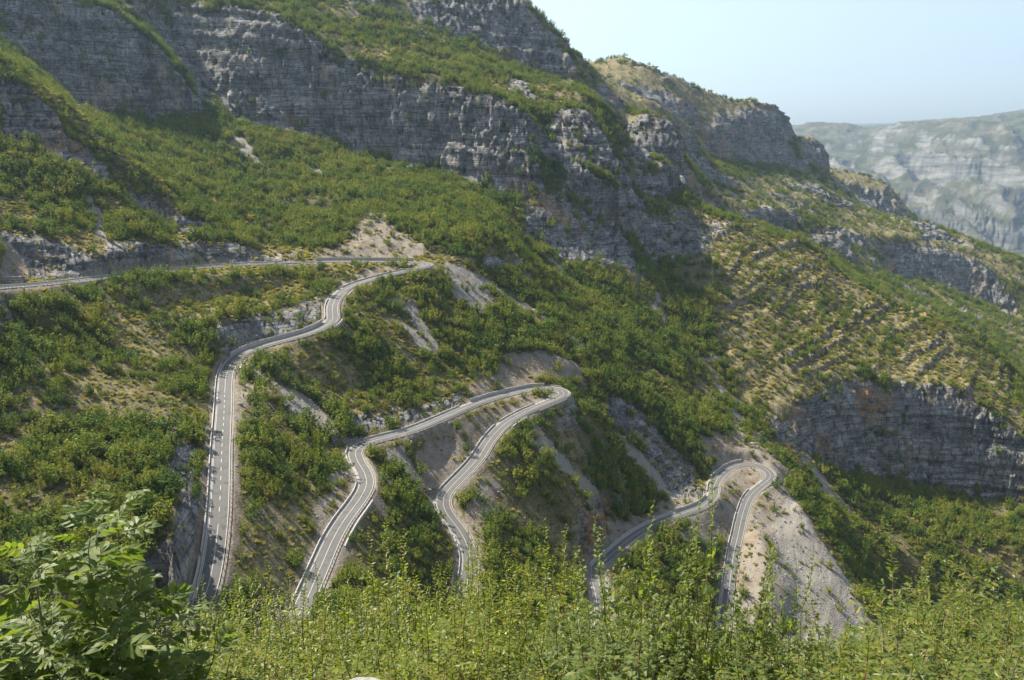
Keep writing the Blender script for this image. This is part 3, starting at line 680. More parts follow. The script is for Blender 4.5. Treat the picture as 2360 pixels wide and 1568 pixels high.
# ------------------------------------------------------------------ roads, walls, rails
def simple_mat(name, c0, c1, scale=0.8, rough=0.85, bumpd=0.02, spec=0.3, stretch=None, detail=5):
    m, nt, b = new_mat(name); q = NT(nt)
    pos = q.n('ShaderNodeNewGeometry').outputs['Position']
    v = q.mapping(pos, stretch) if stretch else pos
    f = q.noise(v, scale, detail, 0.65)
    q.link(q.ramp(f, [(0.3, c0), (0.7, c1)]), b.inputs['Base Color'])
    b.inputs['Roughness'].default_value = rough; b.inputs['Specular IOR Level'].default_value = spec
    if bumpd: q.bump(q.noise(pos, scale * 6, 3), 0.6, bumpd, b)
    return m
M_ASPH = simple_mat('asphalt', (0.095, 0.091, 0.086), (0.125, 0.119, 0.112), 0.25, 0.9, 0.01)
def asphalt_mat():
    m, nt, b = new_mat('asphalt'); q = NT(nt); pos = q.n('ShaderNodeNewGeometry').outputs['Position']
    w = q.n('ShaderNodeAttribute', attribute_name='wear').outputs['Fac']
    c = q.ramp(q.noise(pos, 0.09, 5, 0.7), [(0.3, (0.068, 0.067, 0.066)), (0.5, (0.084, 0.083, 0.081)), (0.7, (0.102, 0.100, 0.096))])
    c = q.mix(q.math('MULTIPLY', w, q.noise(pos, 0.5, 3), clamp=True), c, (0.145, 0.138, 0.128))
    c = q.mix(q.ramp(q.noise(pos, 0.35, 2), [(0.64, (0, 0, 0)), (0.66, (1, 1, 1))]), c, (0.060, 0.059, 0.058))
    q.link(c, b.inputs['Base Color']); b.inputs['Roughness'].default_value = 0.85; q.bump(q.noise(pos, 4.0, 3), 0.5, 0.01, b)
    return m
M_ASPH = asphalt_mat()
M_PAINT = simple_mat('road_paint', (0.36, 0.352, 0.33), (0.54, 0.53, 0.50), 1.5, 0.7, 0)
M_CONC = simple_mat('concrete', (0.32, 0.308, 0.285), (0.46, 0.445, 0.415), 0.5, 0.9, 0.01, stretch=(1, 1, 0.35))
M_GUTTER = simple_mat('gutter_concrete', (0.30, 0.28, 0.25), (0.42, 0.40, 0.365), 0.6, 0.9, 0.01)
M_KERB = simple_mat('kerb_concrete', (0.16, 0.150, 0.132), (0.26, 0.248, 0.225), 0.6, 0.9, 0.01)
M_STEEL = simple_mat('galvanised_steel', (0.22, 0.225, 0.23), (0.34, 0.345, 0.35), 3.0, 0.55, 0, 0.5)
M_STONE = simple_mat('wall_stone', (0.075, 0.075, 0.075), (0.30, 0.29, 0.275), 1.1, 0.95, 0.15)

def proj(P):
    P = np.asarray(P); y = P[..., 1] * CP - P[..., 2] * SP; v = -(P[..., 1] * SP + P[..., 2] * CP) / y
    return 1179.5 + 2073 * P[..., 0] / y, 784 + 2073 * v
def near_ix(R, X, Y):
    a, b = proj(R); return int(np.argmin((a - X) ** 2 + (b - Y) ** 2 + np.where(R[:, 1] < 240, 1e6, 0)))
def sweep(name, R, S, i0, i1, prof, mat, parent=None, close=False, origin=None):
    """prof: list of (offset to the right, height) swept along the road"""
    i1 = min(i1, len(R) - 1); k = len(prof); n = i1 - i0 + 1
    V = np.zeros((n, k, 3))
    for j, (o, h) in enumerate(prof):
        V[:, j, :2] = R[i0:i1 + 1, :2] + S[i0:i1 + 1] * o; V[:, j, 2] = R[i0:i1 + 1, 2] + h
    V = V.reshape(-1, 3)
    if origin is not None: V = V - np.array(origin)
    F = []
    rng = range(k if close else k - 1)
    for a in range(n - 1):
        for j in rng:
            j2 = (j + 1) % k
            F.append((a * k + j, a * k + j2, (a + 1) * k + j2, (a + 1) * k + j))
    if close:
        F.append(tuple(range(k - 1, -1, -1))); F.append(tuple((n - 1) * k + j for j in range(k)))
    return mesh_obj(name, V, F, mat, parent)

ROADS = []
for R, S in ((RA, SA), (RB, SB)):
    n = len(R)
    cs = [(-HALF - 0.5, 1), (-HALF, 1), (-HALF + 0.5, 0.6), (-2.3, 0.05), (-1.6, 0.5), (-0.9, 0.1), (0, 0.45), (0.9, 0.1), (1.6, 0.5), (2.3, 0.05), (HALF - 0.5, 0.6), (HALF, 1), (HALF + 0.5, 1)]
    rd = sweep('road', R, S, 0, n - 1, [(o, -0.6 if abs(o) > HALF else 0.0) for o, _ in cs], M_ASPH)
    wa = rd.data.attributes.new('wear', 'FLOAT', 'POINT'); wa.data.foreach_set('value', np.tile([w for _, w in cs], n).astype(np.float32))
    tag(rd, kind='structure'); ROADS.append(rd)
    for s in (-1, 1):
        o = s * (HALF - 0.22)
        sweep('edge_line', R, S, 0, n - 1, [(o - 0.09, 0.02), (o + 0.09, 0.02)], M_PAINT, rd)
ia, ib = near_ix(RA, 519, 905), near_ix(RA, 503, 1205)
sweep('centre_line', RA, SA, 0, ia, [(-0.09, 0.02), (0.09, 0.02)], M_PAINT, ROADS[0])
sweep('centre_line', RA, SA, ib, len(RA) - 1, [(-0.09, 0.02), (0.09, 0.02)], M_PAINT, ROADS[0])
sweep('centre_line', RB, SB, 0, len(RB) - 1, [(-0.09, 0.02), (0.09, 0.02)], M_PAINT, ROADS[1])
for i in range(ia + 2, ib - 2, 5):
    sweep('dash', RA, SA, i, i + 2, [(-0.11, 0.02), (0.11, 0.02)], M_PAINT, ROADS[0])

for R, S, rd in ((RA, SA, ROADS[0]), (RB, SB, ROADS[1])):
    for s in (-1, 1):
        sweep('kerb_strip', R, S, 0, len(R) - 1, [(s * (HALF + 0.62), -0.3), (s * (HALF + 0.62), 0.015), (s * (HALF + 1.15), 0.02), (s * (HALF + 1.15), -0.4)], M_KERB, rd)
def gutter(R, S, rd, p0, p1, side):
    i0, i1 = near_ix(R, *p0), near_ix(R, *p1)
    o = side * (HALF + 0.10); e = side * (HALF + 0.60)
    sweep('gutter', R, S, min(i0, i1), max(i0, i1), [(o, -0.3), (o, 0.03), (e, 0.05), (e, -0.4)], M_GUTTER, rd)
def barrier(R, S, p0, p1, side, h, label, off=1.25, thick=0.45, name='concrete_barrier', group='concrete walls along the uphill road edge'):
    i0, i1 = sorted((near_ix(R, *p0), near_ix(R, *p1)))
    c = side * (HALF + off); t = empty(name, tuple(R[(i0 + i1) // 2] + np.r_[S[(i0 + i1) // 2] * c, 0]))
    tag(t, label, 'barrier', group)
    org = np.array(t.location)
    for i in range(i0, i1 - 1, 4):
        j = min(i + 4, i1)
        # a hand's width of joint between the cast panels
        Rl = R[i:j + 1].copy(); d = R[j] - R[j - 1]; Rl[-1] = R[j] - d * 0.05
        hh = h * (1 + 0.04 * ((i // 4) % 3 - 1))
        sweep('panel', Rl, S[i:j + 1], 0, j - i, [(c - thick / 2, -0.8), (c - thick / 2 * 0.85, hh), (c + thick / 2 * 0.85, hh), (c + thick / 2, -0.8)], M_CONC, t, True, org)
    return t
def guardrail(R, S, p0, p1, side, label, off=0.75):
    i0, i1 = sorted((near_ix(R, *p0), near_ix(R, *p1)))
    c = side * (HALF + off); m = (i0 + i1) // 2; org = R[m] + np.r_[S[m] * c, 0]
    t = empty('guardrail', tuple(org)); tag(t, label, 'guardrail', 'steel guardrails along the downhill road edge')
    w = 0.05 * side
    sweep('rail', R, S, i0, i1, [(c, 0.50), (c - w, 0.56), (c - w, 0.62), (c, 0.66), (c - w, 0.70), (c - w, 0.78), (c, 0.84), (c + w, 0.84), (c + w, 0.50)], M_STEEL, t, True, org)
    V = []; F = []
    for i in range(i0, i1 + 1, 2):
        p = R[i] + np.r_[S[i] * (c + w * 2.2), 0] - org; b = len(V); a = 0.09
        for dz in (-0.9, 0.86):
            for dx, dy in ((-a, -a), (a, -a), (a, a), (-a, a)): V.append((p[0] + dx, p[1] + dy, p[2] + dz))
        F += [(b, b + 1, b + 5, b + 4), (b + 1, b + 2, b + 6, b + 5), (b + 2, b + 3, b + 7, b + 6), (b + 3, b, b + 4, b + 7), (b + 4, b + 5, b + 6, b + 7)]
    tag(mesh_obj('posts', V, F, M_STEEL, t), kind='stuff')
    return t
def retaining(R, S, p0, p1, side, drop, mat, label, off=2.2, name='retaining_wall'):
    i0, i1 = sorted((near_ix(R, *p0), near_ix(R, *p1)))
    c = side * (HALF + off); m = (i0 + i1) // 2; org = R[m] + np.r_[S[m] * c, 0]
    e = side * (HALF + off + 0.6)
    o = sweep(name, R, S, i0, i1, [(c + side * 0.1, -0.02), (e, -0.02), (e + side * 0.25, -drop), (c + side * 0.1, -drop)], mat, None, True, org)
    o.location = org; tag(o, label, 'wall', 'retaining walls below the road edge')
    return o
b = barrier
b(RA, SA, (-60, 672), (316, 630), -1, 0.95, 'low concrete wall on the uphill side of the top road at the left edge')
b(RA, SA, (345, 627), (664, 605), -1, 0.95, 'low concrete wall on the uphill side of the top road, middle stretch under grey rock')
b(RA, SA, (734, 602), (958, 604), -1, 2.3, 'tall concrete wall under the bare earth scar at the highest hairpin')
b(RA, SA, (940, 623), (800, 665), 1, 1.0, 'low concrete wall inside the bend, just below the highest hairpin')
b(RA, SA, (772, 690), (764, 738), 1, 1.0, 'concrete wall on the left of the short S bend below the highest hairpin')
b(RA, SA, (758, 746), (545, 828), 1, 2.5, 'tall pale concrete wall curving along layered rock to the long straight')
b(RA, SA, (533, 842), (494, 1275), 1, 1.1, 'long concrete wall on the left side of the dashed straight leg')
b(RA, SA, (492, 1285), (466, 1400), 1, 1.7, 'higher concrete wall at the lower end of the straight leg')
b(RA, SA, (705, 1385), (840, 1108), -1, 1.1, 'concrete wall on the left of the second leg from the bottom to its S bend')
b(RA, SA, (828, 1070), (819, 1035), -1, 1.3, 'short curved concrete wall beside the stepped stone terraces')
b(RA, SA, (850, 1018), (1075, 940), -1, 1.0, 'low concrete wall on the uphill side of the middle leg under layered rock')
b(RA, SA, (1100, 929), (1262, 894), -1, 2.1, 'tall concrete wall around the back of the middle hairpin')
b(RA, SA, (1268, 894), (1284, 896), -1, 0.9, 'short low concrete wall end at the apex of the middle hairpin')
b(RA, SA, (1245, 934), (1165, 975), 1, 0.9, 'low concrete wall inside the middle hairpin')
b(RA, SA, (1155, 983), (1028, 1135), 1, 1.1, 'concrete wall below brown earth on the leg leaving the middle hairpin')
b(RA, SA, (1020, 1158), (1079, 1330), 1, 1.0, 'white concrete wall on the left of the bend behind the young green shoots')
b(RB, SB, (1380, 1308), (1560, 1186), -1, 1.0, 'low concrete wall on the uphill side of the third leg')
b(RB, SB, (1568, 1184), (1640, 1145), -1, 2.0, 'tall concrete wall at the foot of the blue grey rock face')
b(RB, SB, (1645, 1135), (1648, 1112), -1, 1.2, 'curved concrete wall in the bend below the blue grey rock face')
b(RB, SB, (1652, 1104), (1718, 1068.5), -1, 2.0, 'tall concrete wall on the way into the lowest hairpin')
b(RB, SB, (1722, 1068.5), (1738, 1071), -1, 0.9, 'short low concrete wall end at the top of the lowest hairpin')
b(RB, SB, (1738, 1133), (1712, 1182), 1, 1.1, 'concrete wall on the left just below the lowest hairpin')
b(RB, SB, (1711, 1186), (1664, 1480), 1, 1.3, 'long concrete wall on the left of the lowest leg opposite the gravel bench')
g = guardrail
g(RA, SA, (-60, 672), (730, 603), 1, 'long steel guardrail on the outer edge of the top road')
g(RA, SA, (980, 614), (538, 838), -1, 'steel guardrail on the outer edge from the highest hairpin down to the straight')
g(RA, SA, (533, 845), (524, 875), -1, 'short steel guardrail end at the top of the dashed straight')
g(RA, SA, (513, 1010), (470, 1390), -1, 'steel guardrail on the right side of the dashed straight leg')
g(RA, SA, (705, 1385), (840, 1128), 1, 'steel guardrail on the right side of the second leg near the bottom')
g(RA, SA, (815, 1045), (905, 1003), 1, 'steel guardrail curving outside the second bend above small bushes')
g(RA, SA, (925, 999), (1160, 911), 1, 'steel guardrail on the outer edge of the middle leg')
g(RA, SA, (1297, 912), (1100, 1058), -1, 'steel guardrail on the outer edge leaving the middle hairpin')
g(RA, SA, (1024, 1140), (1030, 1187), -1, 'short curved steel guardrail on the bend above the yellow green shoots')
g(RB, SB, (1405, 1282), (1640, 1147), 1, 'steel guardrail on the outer edge of the third leg')
g(RB, SB, (1765, 1112), (1742, 1128), -1, 'short steel guardrail outside the lowest hairpin')
for rd, R, S, p0, p1, side in [(0, RA, SA, (-60, 672), (940, 603), -1), (0, RA, SA, (950, 621), (470, 1390), 1), (0, RA, SA, (705, 1385), (1290, 898), -1), (0, RA, SA, (1285, 918), (1079, 1330), 1),
                         (0, RA, SA, (1200, 901), (1240, 936), 1), (1, RB, SB, (1380, 1308), (1740, 1071), -1), (1, RB, SB, (1768, 1110), (1664, 1480), 1)]:
    if p0 != (1200, 901): gutter(R, S, ROADS[rd], p0, p1, side)
retaining(RA, SA, (150, 651), (236, 641), 1, 4.2, M_CONC, 'pale concrete retaining wall under the top road, nearer the left edge')
retaining(RA, SA, (338, 628), (368, 624), 1, 4.0, M_CONC, 'small pale concrete retaining wall under the top road')
retaining(RA, SA, (370, 624), (628, 606.5), 1, 3.0, M_STONE, 'long dark stone retaining wall under the top road')
retaining(RA, SA, (978, 615), (880, 637), -1, 5.5, M_STONE, 'dark stone retaining wall below the highest hairpin')
retaining(RA, SA, (800, 668), (772, 690), -1, 3.0, M_CONC, 'short pale retaining wall under the S bend')
retaining(RA, SA, (767, 735), (750, 752), -1, 3.6, M_CONC, 'pale curved retaining wall at the foot of the S bend')
retaining(RA, SA, (545, 826), (528, 850), -1, 4.0, M_CONC, 'pale curved retaining wall above the dark gully')
retaining(RA, SA, (1290, 917), (1225, 943), -1, 6.0, M_STONE, 'dark stone retaining wall below the middle hairpin')
retaining(RA, SA, (1195, 956), (1160, 980), -1, 4.0, M_CONC, 'pale concrete retaining wall below the leg leaving the middle hairpin')
retaining(RA, SA, (760, 1258), (830, 1150), 1, 3.2, M_CONC, 'pale concrete retaining wall below the second leg')
retaining(RB, SB, (1742, 1128), (1735, 1136), -1, 3.0, M_CONC, 'small pale retaining wall outside the lowest hairpin')

def terrace(X, Y, n, length, yaw, label):
    p = hit(X, Y); t = empty('stone_terrace', tuple(p)); tag(t, label, 'stone wall', 'stepped stone terraces beside the road')
    for k in range(n):
        rng = random.Random(k * 7 + int(X)); V = []; F = []
        nn = 14; w = 1.1; h = 1.15
        for i in range(nn + 1):
            x = (i / nn - 0.5) * length * (1 - 0.06 * k); j = lambda a: rng.uniform(-a, a)
            V += [(x, k * w + j(.1), k * h - 1.5), (x, k * w + j(.12), k * h + h + j(.08)), (x, k * w + w + 0.8, k * h + h + j(.08)), (x, k * w + w + .8, k * h - 1.5)]
        for i in range(nn):
            a = i * 4
            F += [(a, a + 1, a + 5, a + 4), (a + 1, a + 2, a + 6, a + 5), (a + 2, a + 3, a + 7, a + 6)]
        F += [(0, 3, 2, 1), (nn * 4, nn * 4 + 1, nn * 4 + 2, nn * 4 + 3)]
        mesh_obj('stone_course', V, F, M_STONE, t)
    t.rotation_euler = (0, 0, yaw)
terrace(798, 1022, 5, 17, math.radians(58), 'four grey stone steps beside the second bend, right of the green bushes')
terrace(14, 655, 3, 16, math.radians(8), 'low grey stone steps above the top road at the left edge')
terrace(985, 1142, 2, 6, math.radians(30), 'small stone culvert head left of the bend below the brown bank')
print('roads', time.time() - T0)
# ------------------------------------------------------------------ woods and scrub
def leaf_material(name, cols, sat_pos=0.018, trans=0.35, gloss=0.12):
    m, nt, b = new_mat(name); q = NT(nt)
    oi = q.n('ShaderNodeObjectInfo'); 
    big = q.noise(oi.outputs['Location'], sat_pos, 3, 0.6)
    gp = q.n('ShaderNodeNewGeometry')
    f = q.math('ADD', q.math('MULTIPLY', big, 0.75), q.math('MULTIPLY', oi.outputs['Random'], 0.40))
    f = q.math('ADD', f, q.math('MULTIPLY_ADD', gp.outputs['Random Per Island'], 0.22, -0.20))
    c = q.ramp(f, cols)
    q.link(c, b.inputs['Base Color']); b.inputs['Roughness'].default_value = 0.6; b.inputs['Specular IOR Level'].default_value = gloss
    tr = q.n('ShaderNodeBsdfTranslucent'); q.link(q.mix(1.0, c, (1.15, 1.2, 0.55), 'MULTIPLY'), tr.inputs['Color'])
    mx = q.n('ShaderNodeMixShader'); mx.inputs[0].default_value = trans
    q.link(b.outputs[0], mx.inputs[1]); q.link(tr.outputs[0], mx.inputs[2])
    q.link(mx.outputs[0], nt.nodes['Material Output'].inputs['Surface'])
    return m
M_LEAF = leaf_material('scrub_leaf', [(0.20, (0.052, 0.100, 0.020)), (0.36, (0.108, 0.165, 0.022)), (0.50, (0.165, 0.208, 0.027)), (0.66, (0.225, 0.230, 0.035)), (0.88, (0.245, 0.222, 0.042))], trans=0.32)
M_TUFT = leaf_material('dry_tuft', [(0.25, (0.20, 0.19, 0.055)), (0.5, (0.36, 0.31, 0.11)), (0.75, (0.50, 0.43, 0.19))], 0.05, 0.3)
M_BARK = simple_mat('bark', (0.06, 0.048, 0.036), (0.15, 0.125, 0.10), 6.0, 0.9, 0.01)

def crown_mesh(name, seed, w, shoots, per, leaf, droop=0.0, round_=0.0):
    """foliage of a shrubby tree one metre tall: leaf sprays carried on upright shoots"""
    rg = np.random.default_rng(seed); V = []; F = []
    for s in range(shoots):
        a = rg.uniform(0, 2 * PI); rr = math.sqrt(rg.uniform(0, 1)) * w * 0.5
        top = (1 - 0.55 * (rr / (w * 0.5)) ** 2 * (1 if round_ else 0.8)) * rg.uniform(0.74, 1.04)
        base = np.array([math.cos(a) * rr * 0.25, math.sin(a) * rr * 0.25, 0.02])
        tip = np.array([math.cos(a) * rr, math.sin(a) * rr, top])
        mid = np.array([math.cos(a) * rr * 0.9, math.sin(a) * rr * 0.9, top * 0.45])
        for k in range(per):
            t = rg.uniform(0.12, 1.0) ** 0.8
            p = base * (1 - t) ** 2 + 2 * mid * t * (1 - t) + tip * t * t
            p = p + rg.normal(0, 1, 3) * np.array([0.055, 0.055, 0.04]) * (1.25 - 0.75 * t)
            n = np.array([math.cos(a) * 0.5, math.sin(a) * 0.5, 0.75]) + rg.normal(0, 0.55, 3); n /= np.linalg.norm(n)
            tv = np.cross(n, rg.normal(0, 1, 3)); tv /= np.linalg.norm(tv) + 1e-9; bv = np.cross(n, tv)
            L_ = leaf * rg.uniform(0.6, 1.35) * (1.15 - 0.4 * t); Wd = L_ * rg.uniform(0.45, 0.7)
            b = len(V)
            V += [p - tv * L_, p + bv * Wd + n * 0.12 * L_, p + tv * L_ - n * 0.2 * L_, p - bv * Wd + n * 0.12 * L_]
            F.append((b, b + 1, b + 2, b + 3))
    me = bpy.data.meshes.new(name); me.from_pydata([tuple(v) for v in V], [], F); me.update(); me.materials.append(M_LEAF)
    return me
def trunk_mesh(name, seed, w):
    rg = np.random.default_rng(seed); V = []; F = []
    for s in range(4):
        a = s * PI / 2 + rg.uniform(-.5, .5); tip = np.array([math.cos(a) * w * 0.28, math.sin(a) * w * 0.28, rg.uniform(0.6, 0.8)])
        pts = [np.array([0, 0, -0.10]), np.array([0, 0, 0.06]), tip * np.array([.45, .45, .5]), tip]
        b = len(V)
        for p, r in zip(pts, (0.022, 0.017, 0.010, 0.003)):
            for k in range(5): V.append(p + np.array([math.cos(k * 1.2566) * r, math.sin(k * 1.2566) * r, 0]))
        for i in range(3):
            for k in range(5): F.append((b + i * 5 + k, b + i * 5 + (k + 1) % 5, b + i * 5 + 5 + (k + 1) % 5, b + i * 5 + 5 + k))
    me = bpy.data.meshes.new(name); me.from_pydata([tuple(v) for v in V], [], F); me.update(); me.materials.append(M_BARK)
    return me
KINDS = [crown_mesh('crown_a', 1, 0.95, 17, 22, 0.062), crown_mesh('crown_b', 2, 0.72, 13, 26, 0.060), crown_mesh('crown_c', 3, 1.25, 22, 18, 0.066, round_=1),
         crown_mesh('crown_d', 4, 0.85, 15, 20, 0.070), crown_mesh('crown_e', 5, 1.05, 20, 20, 0.058, round_=1), crown_mesh('crown_f', 6, 1.5, 22, 16, 0.07, round_=1)]
TRUNKS = [trunk_mesh('trunk_a', 11, 0.9), trunk_mesh('trunk_b', 12, 1.1)]

rg = np.random.default_rng(2024)
def scatter(n, y0, y1, umax, fn):
    y = np.sqrt(rg.uniform(y0 ** 2, y1 ** 2, n)); u = rg.uniform(-umax, umax, n)
    x = u * y; d = fn(x, y); k = rg.uniform(0, 1, n) < d
    return x[k], y[k]
def in_view(x, y, z, m=60):
    X, Y = proj(np.stack([x, y, z], -1)); return (X > -m) & (X < 2359 + m) & (Y > -m) & (Y < 1568 + m)
A1 = 0.66 * (1280 ** 2 - 150 ** 2)
x1, y1 = scatter(int(A1 / 9.5), 150, 1280, 0.66, lambda x, y: grid_at(dens, x, y) * np.clip(1.3 - y / 2600, 0.5, 1))
x2, y2 = scatter(int(0.66 * (2950 ** 2 - 1280 ** 2) / 26.0), 1280, 2950, 0.66, lambda x, y: grid_at(dens, x, y))
tx = np.r_[x1, x2]; ty = np.r_[y1, y2]
tz = height(tx, ty)
szn = fbm(tx / 60, ty / 60, 0 * tx, 3, 201)
gsp = grid_at(grass, tx, ty)
th = (5.2 + 3.6 * szn + rg.gamma(1.1, 1.9, len(tx)) - 1.2) * (1 - 0.25 * gsp) * np.where(ty > 1280, 1.35, 1.0) * np.clip(0.70 + ty / 1800, 0.8, 1.25)
th *= np.where(rg.uniform(0, 1, len(tx)) < 0.22, 0.55, 1.0)
th = np.clip(th, 1.1, 11)
k = in_view(tx, ty, tz)
tx, ty, tz, th = tx[k], ty[k], tz[k], th[k]
print('trees', len(tx), time.time() - T0)
tv = rg.integers(0, len(KINDS), len(tx)); tr_ = rg.uniform(0, 2 * PI, len(tx)); tw = rg.uniform(0.85, 1.25, len(tx))
PX, PY = proj(np.stack([tx, ty, tz], -1))
# the nearest and largest stand as trees of their own
size = th / ty * 2073
cand = np.where((PX > 20) & (PX < 2340) & (PY < 1290) & (PY > 620), size, 0)
chosen = np.zeros(len(tx), bool)
order = np.argsort(-cand)
taken = 0
zones = [
    (lambda X, Y: X < 480, 'broadleaf tree in the scrub left of the long straight leg', 'trees left of the straight leg'),
    (lambda X, Y: (X >= 480) & (X < 800), 'broadleaf tree between the straight leg and the second leg', 'trees between the straight and second legs'),
    (lambda X, Y: (X >= 800) & (X < 1100), 'broadleaf tree on the slope between the second leg and the middle hairpin', 'trees below the middle leg'),
    (lambda X, Y: (X >= 1100) & (X < 1600), 'broadleaf tree on the slope between the middle hairpin and the third leg', 'trees below the middle hairpin'),
    (lambda X, Y: X >= 1600, 'broadleaf tree in the woods on the right of the lowest hairpin', 'trees right of the lowest hairpin')]
quota = [60] * 5; cnt = [0] * 5
for i in order[:6000]:
    if taken >= 300: break
    for zi, (fn, lab, grp) in enumerate(zones):
        if fn(PX[i], PY[i]):
            if cnt[zi] >= quota[zi]: break
            cnt[zi] += 1; taken += 1; chosen[i] = True
            t = empty('broadleaf_tree', (tx[i], ty[i], tz[i] - 0.1)); t.rotation_euler = (0, 0, tr_[i]); t.scale = (th[i] * tw[i], th[i] * tw[i], th[i])
            tag(t, lab, 'tree', grp)
            c = bpy.data.objects.new('crown', KINDS[tv[i]]); COL.objects.link(c); c.parent = t
            c2 = bpy.data.objects.new('trunk', TRUNKS[i % 2]); COL.objects.link(c2); c2.parent = t
            break
SRC = []
for kd in range(len(KINDS)):
    SRC.append(next(o for o in COL.objects if o.type == 'MESH' and o.data == KINDS[kd]))

def instancer(name, P, rot, scl, var, sources, cat_label=None):
    me = bpy.data.meshes.new(name); me.vertices.add(len(P)); me.vertices.foreach_set('co', np.asarray(P, np.float32).ravel())
    def attr(nm, typ, A, key='value'):
        a = me.attributes.new(nm, typ, 'POINT'); a.data.foreach_set(key, np.ascontiguousarray(A).ravel())
    attr('rot', 'FLOAT_VECTOR', np.asarray(rot, np.float32), 'vector'); attr('scl', 'FLOAT_VECTOR', np.asarray(scl, np.float32), 'vector'); attr('var', 'INT', np.asarray(var, np.int32))
    o = bpy.data.objects.new(name, me); COL.objects.link(o); o['kind'] = 'stuff'
    ng = bpy.data.node_groups.new(name + '_nodes', 'GeometryNodeTree')
    ng.interface.new_socket('Geometry', in_out='INPUT', socket_type='NodeSocketGeometry'); ng.interface.new_socket('Geometry', in_out='OUTPUT', socket_type='NodeSocketGeometry')
    N = ng.nodes; gi = N.new('NodeGroupInput'); go = N.new('NodeGroupOutput'); ip = N.new('GeometryNodeInstanceOnPoints'); jn = N.new('GeometryNodeJoinGeometry')
    for s in sources:
        oi = N.new('GeometryNodeObjectInfo'); oi.inputs['Object'].default_value = s; oi.inputs['As Instance'].default_value = True; oi.transform_space = 'ORIGINAL'
        ng.links.new(oi.outputs['Geometry'], jn.inputs[0])
    def na(nm, typ):
        x = N.new('GeometryNodeInputNamedAttribute'); x.data_type = typ; x.inputs[0].default_value = nm; return x.outputs[0]
    ng.links.new(gi.outputs[0], ip.inputs['Points']); ng.links.new(jn.outputs[0], ip.inputs['Instance']); ip.inputs['Pick Instance'].default_value = True
    ng.links.new(na('var', 'INT'), ip.inputs['Instance Index']); ng.links.new(na('rot', 'FLOAT_VECTOR'), ip.inputs['Rotation']); ng.links.new(na('scl', 'FLOAT_VECTOR'), ip.inputs['Scale'])
    ng.links.new(ip.outputs[0], go.inputs[0])
    md = o.modifiers.new('scatter', 'NODES'); md.node_group = ng
    return o
k = ~chosen
n = k.sum()
woods = instancer('woodland', np.stack([tx[k], ty[k], tz[k] - 0.1], 1), np.stack([rg.normal(0, .06, n), rg.normal(0, .06, n), tr_[k]], 1), np.stack([th[k] * tw[k], th[k] * tw[k], th[k]], 1), tv[k], SRC)
tag(woods, 'green scrub woodland covering the slopes between and above the road', 'woodland')

# dry grass tufts
def tuft_mesh(name, seed):
    rg = np.random.default_rng(seed); V = []; F = []
    for i in range(46):
        a = rg.uniform(0, 2 * PI); r = rg.uniform(0, 0.25); ln = rg.uniform(0.35, 0.75); out = rg.uniform(0.15, 0.6)
        p = np.array([math.cos(a) * r, math.sin(a) * r, -0.05]); q = p + np.array([math.cos(a) * out, math.sin(a) * out, ln]); sd = np.array([-math.sin(a), math.cos(a), 0]) * 0.06
        b = len(V); V += [p - sd, p + sd, (p + q) / 2 + sd + (0, 0, .1), q, (p + q) / 2 - sd + (0, 0, .1)]; F.append((b, b + 1, b + 2, b + 3, b + 4))
    me = bpy.data.meshes.new(name); me.from_pydata([tuple(v) for v in V], [], F); me.update(); me.materials.append(M_TUFT)
    return me
tufts_n = 60000
gx_, gy_ = scatter(tufts_n, 240, 760, 0.66, lambda x, y: np.clip(0.35 + 0.5 * grid_at(grass, x, y) + 0.4 * fbm(x / 30, y / 30, 0 * x, 3, 301), 0, 1) * (1 - np.clip(grid_at(scree, x, y) + 0.85 * grid_at(soil, x, y) + 0.7 * grid_at(rockm, x, y), 0, 0.97)) * (grid_at(RD, x, y) > HALF + 3.2))
gx2, gy2 = scatter(50000, 760, 1300, 0.66, lambda x, y: grid_at(grass, x, y) * 0.45)
gx_ = np.r_[gx_, gx2]; gy_ = np.r_[gy_, gy2]; gz_ = height(gx_, gy_); kk = in_view(gx_, gy_, gz_); gx_, gy_, gz_ = gx_[kk], gy_[kk], gz_[kk]
t0 = mesh_obj('grass_tuft', [(0, 0, 0)], [], None); t0.data = tuft_mesh('tuft', 5)
p = hit(640, 1010); t0.location = p; tag(t0, 'single pale dry grass tuft on the slope right of the straight leg', 'grass tuft')
n = len(gx_); s_ = rg.uniform(0.9, 2.8, n) * np.clip(gy_ / 520, 0.8, 1.8)
tuft = instancer('dry_grass', np.stack([gx_, gy_, gz_], 1), np.stack([0 * gx_, 0 * gx_, rg.uniform(0, 6.28, n)], 1), np.stack([s_, s_, s_ * 0.9], 1), np.zeros(n), [t0])
tag(tuft, 'yellow dry grass tufts scattered over the slopes', 'grass')
print('tufts', n, time.time() - T0)

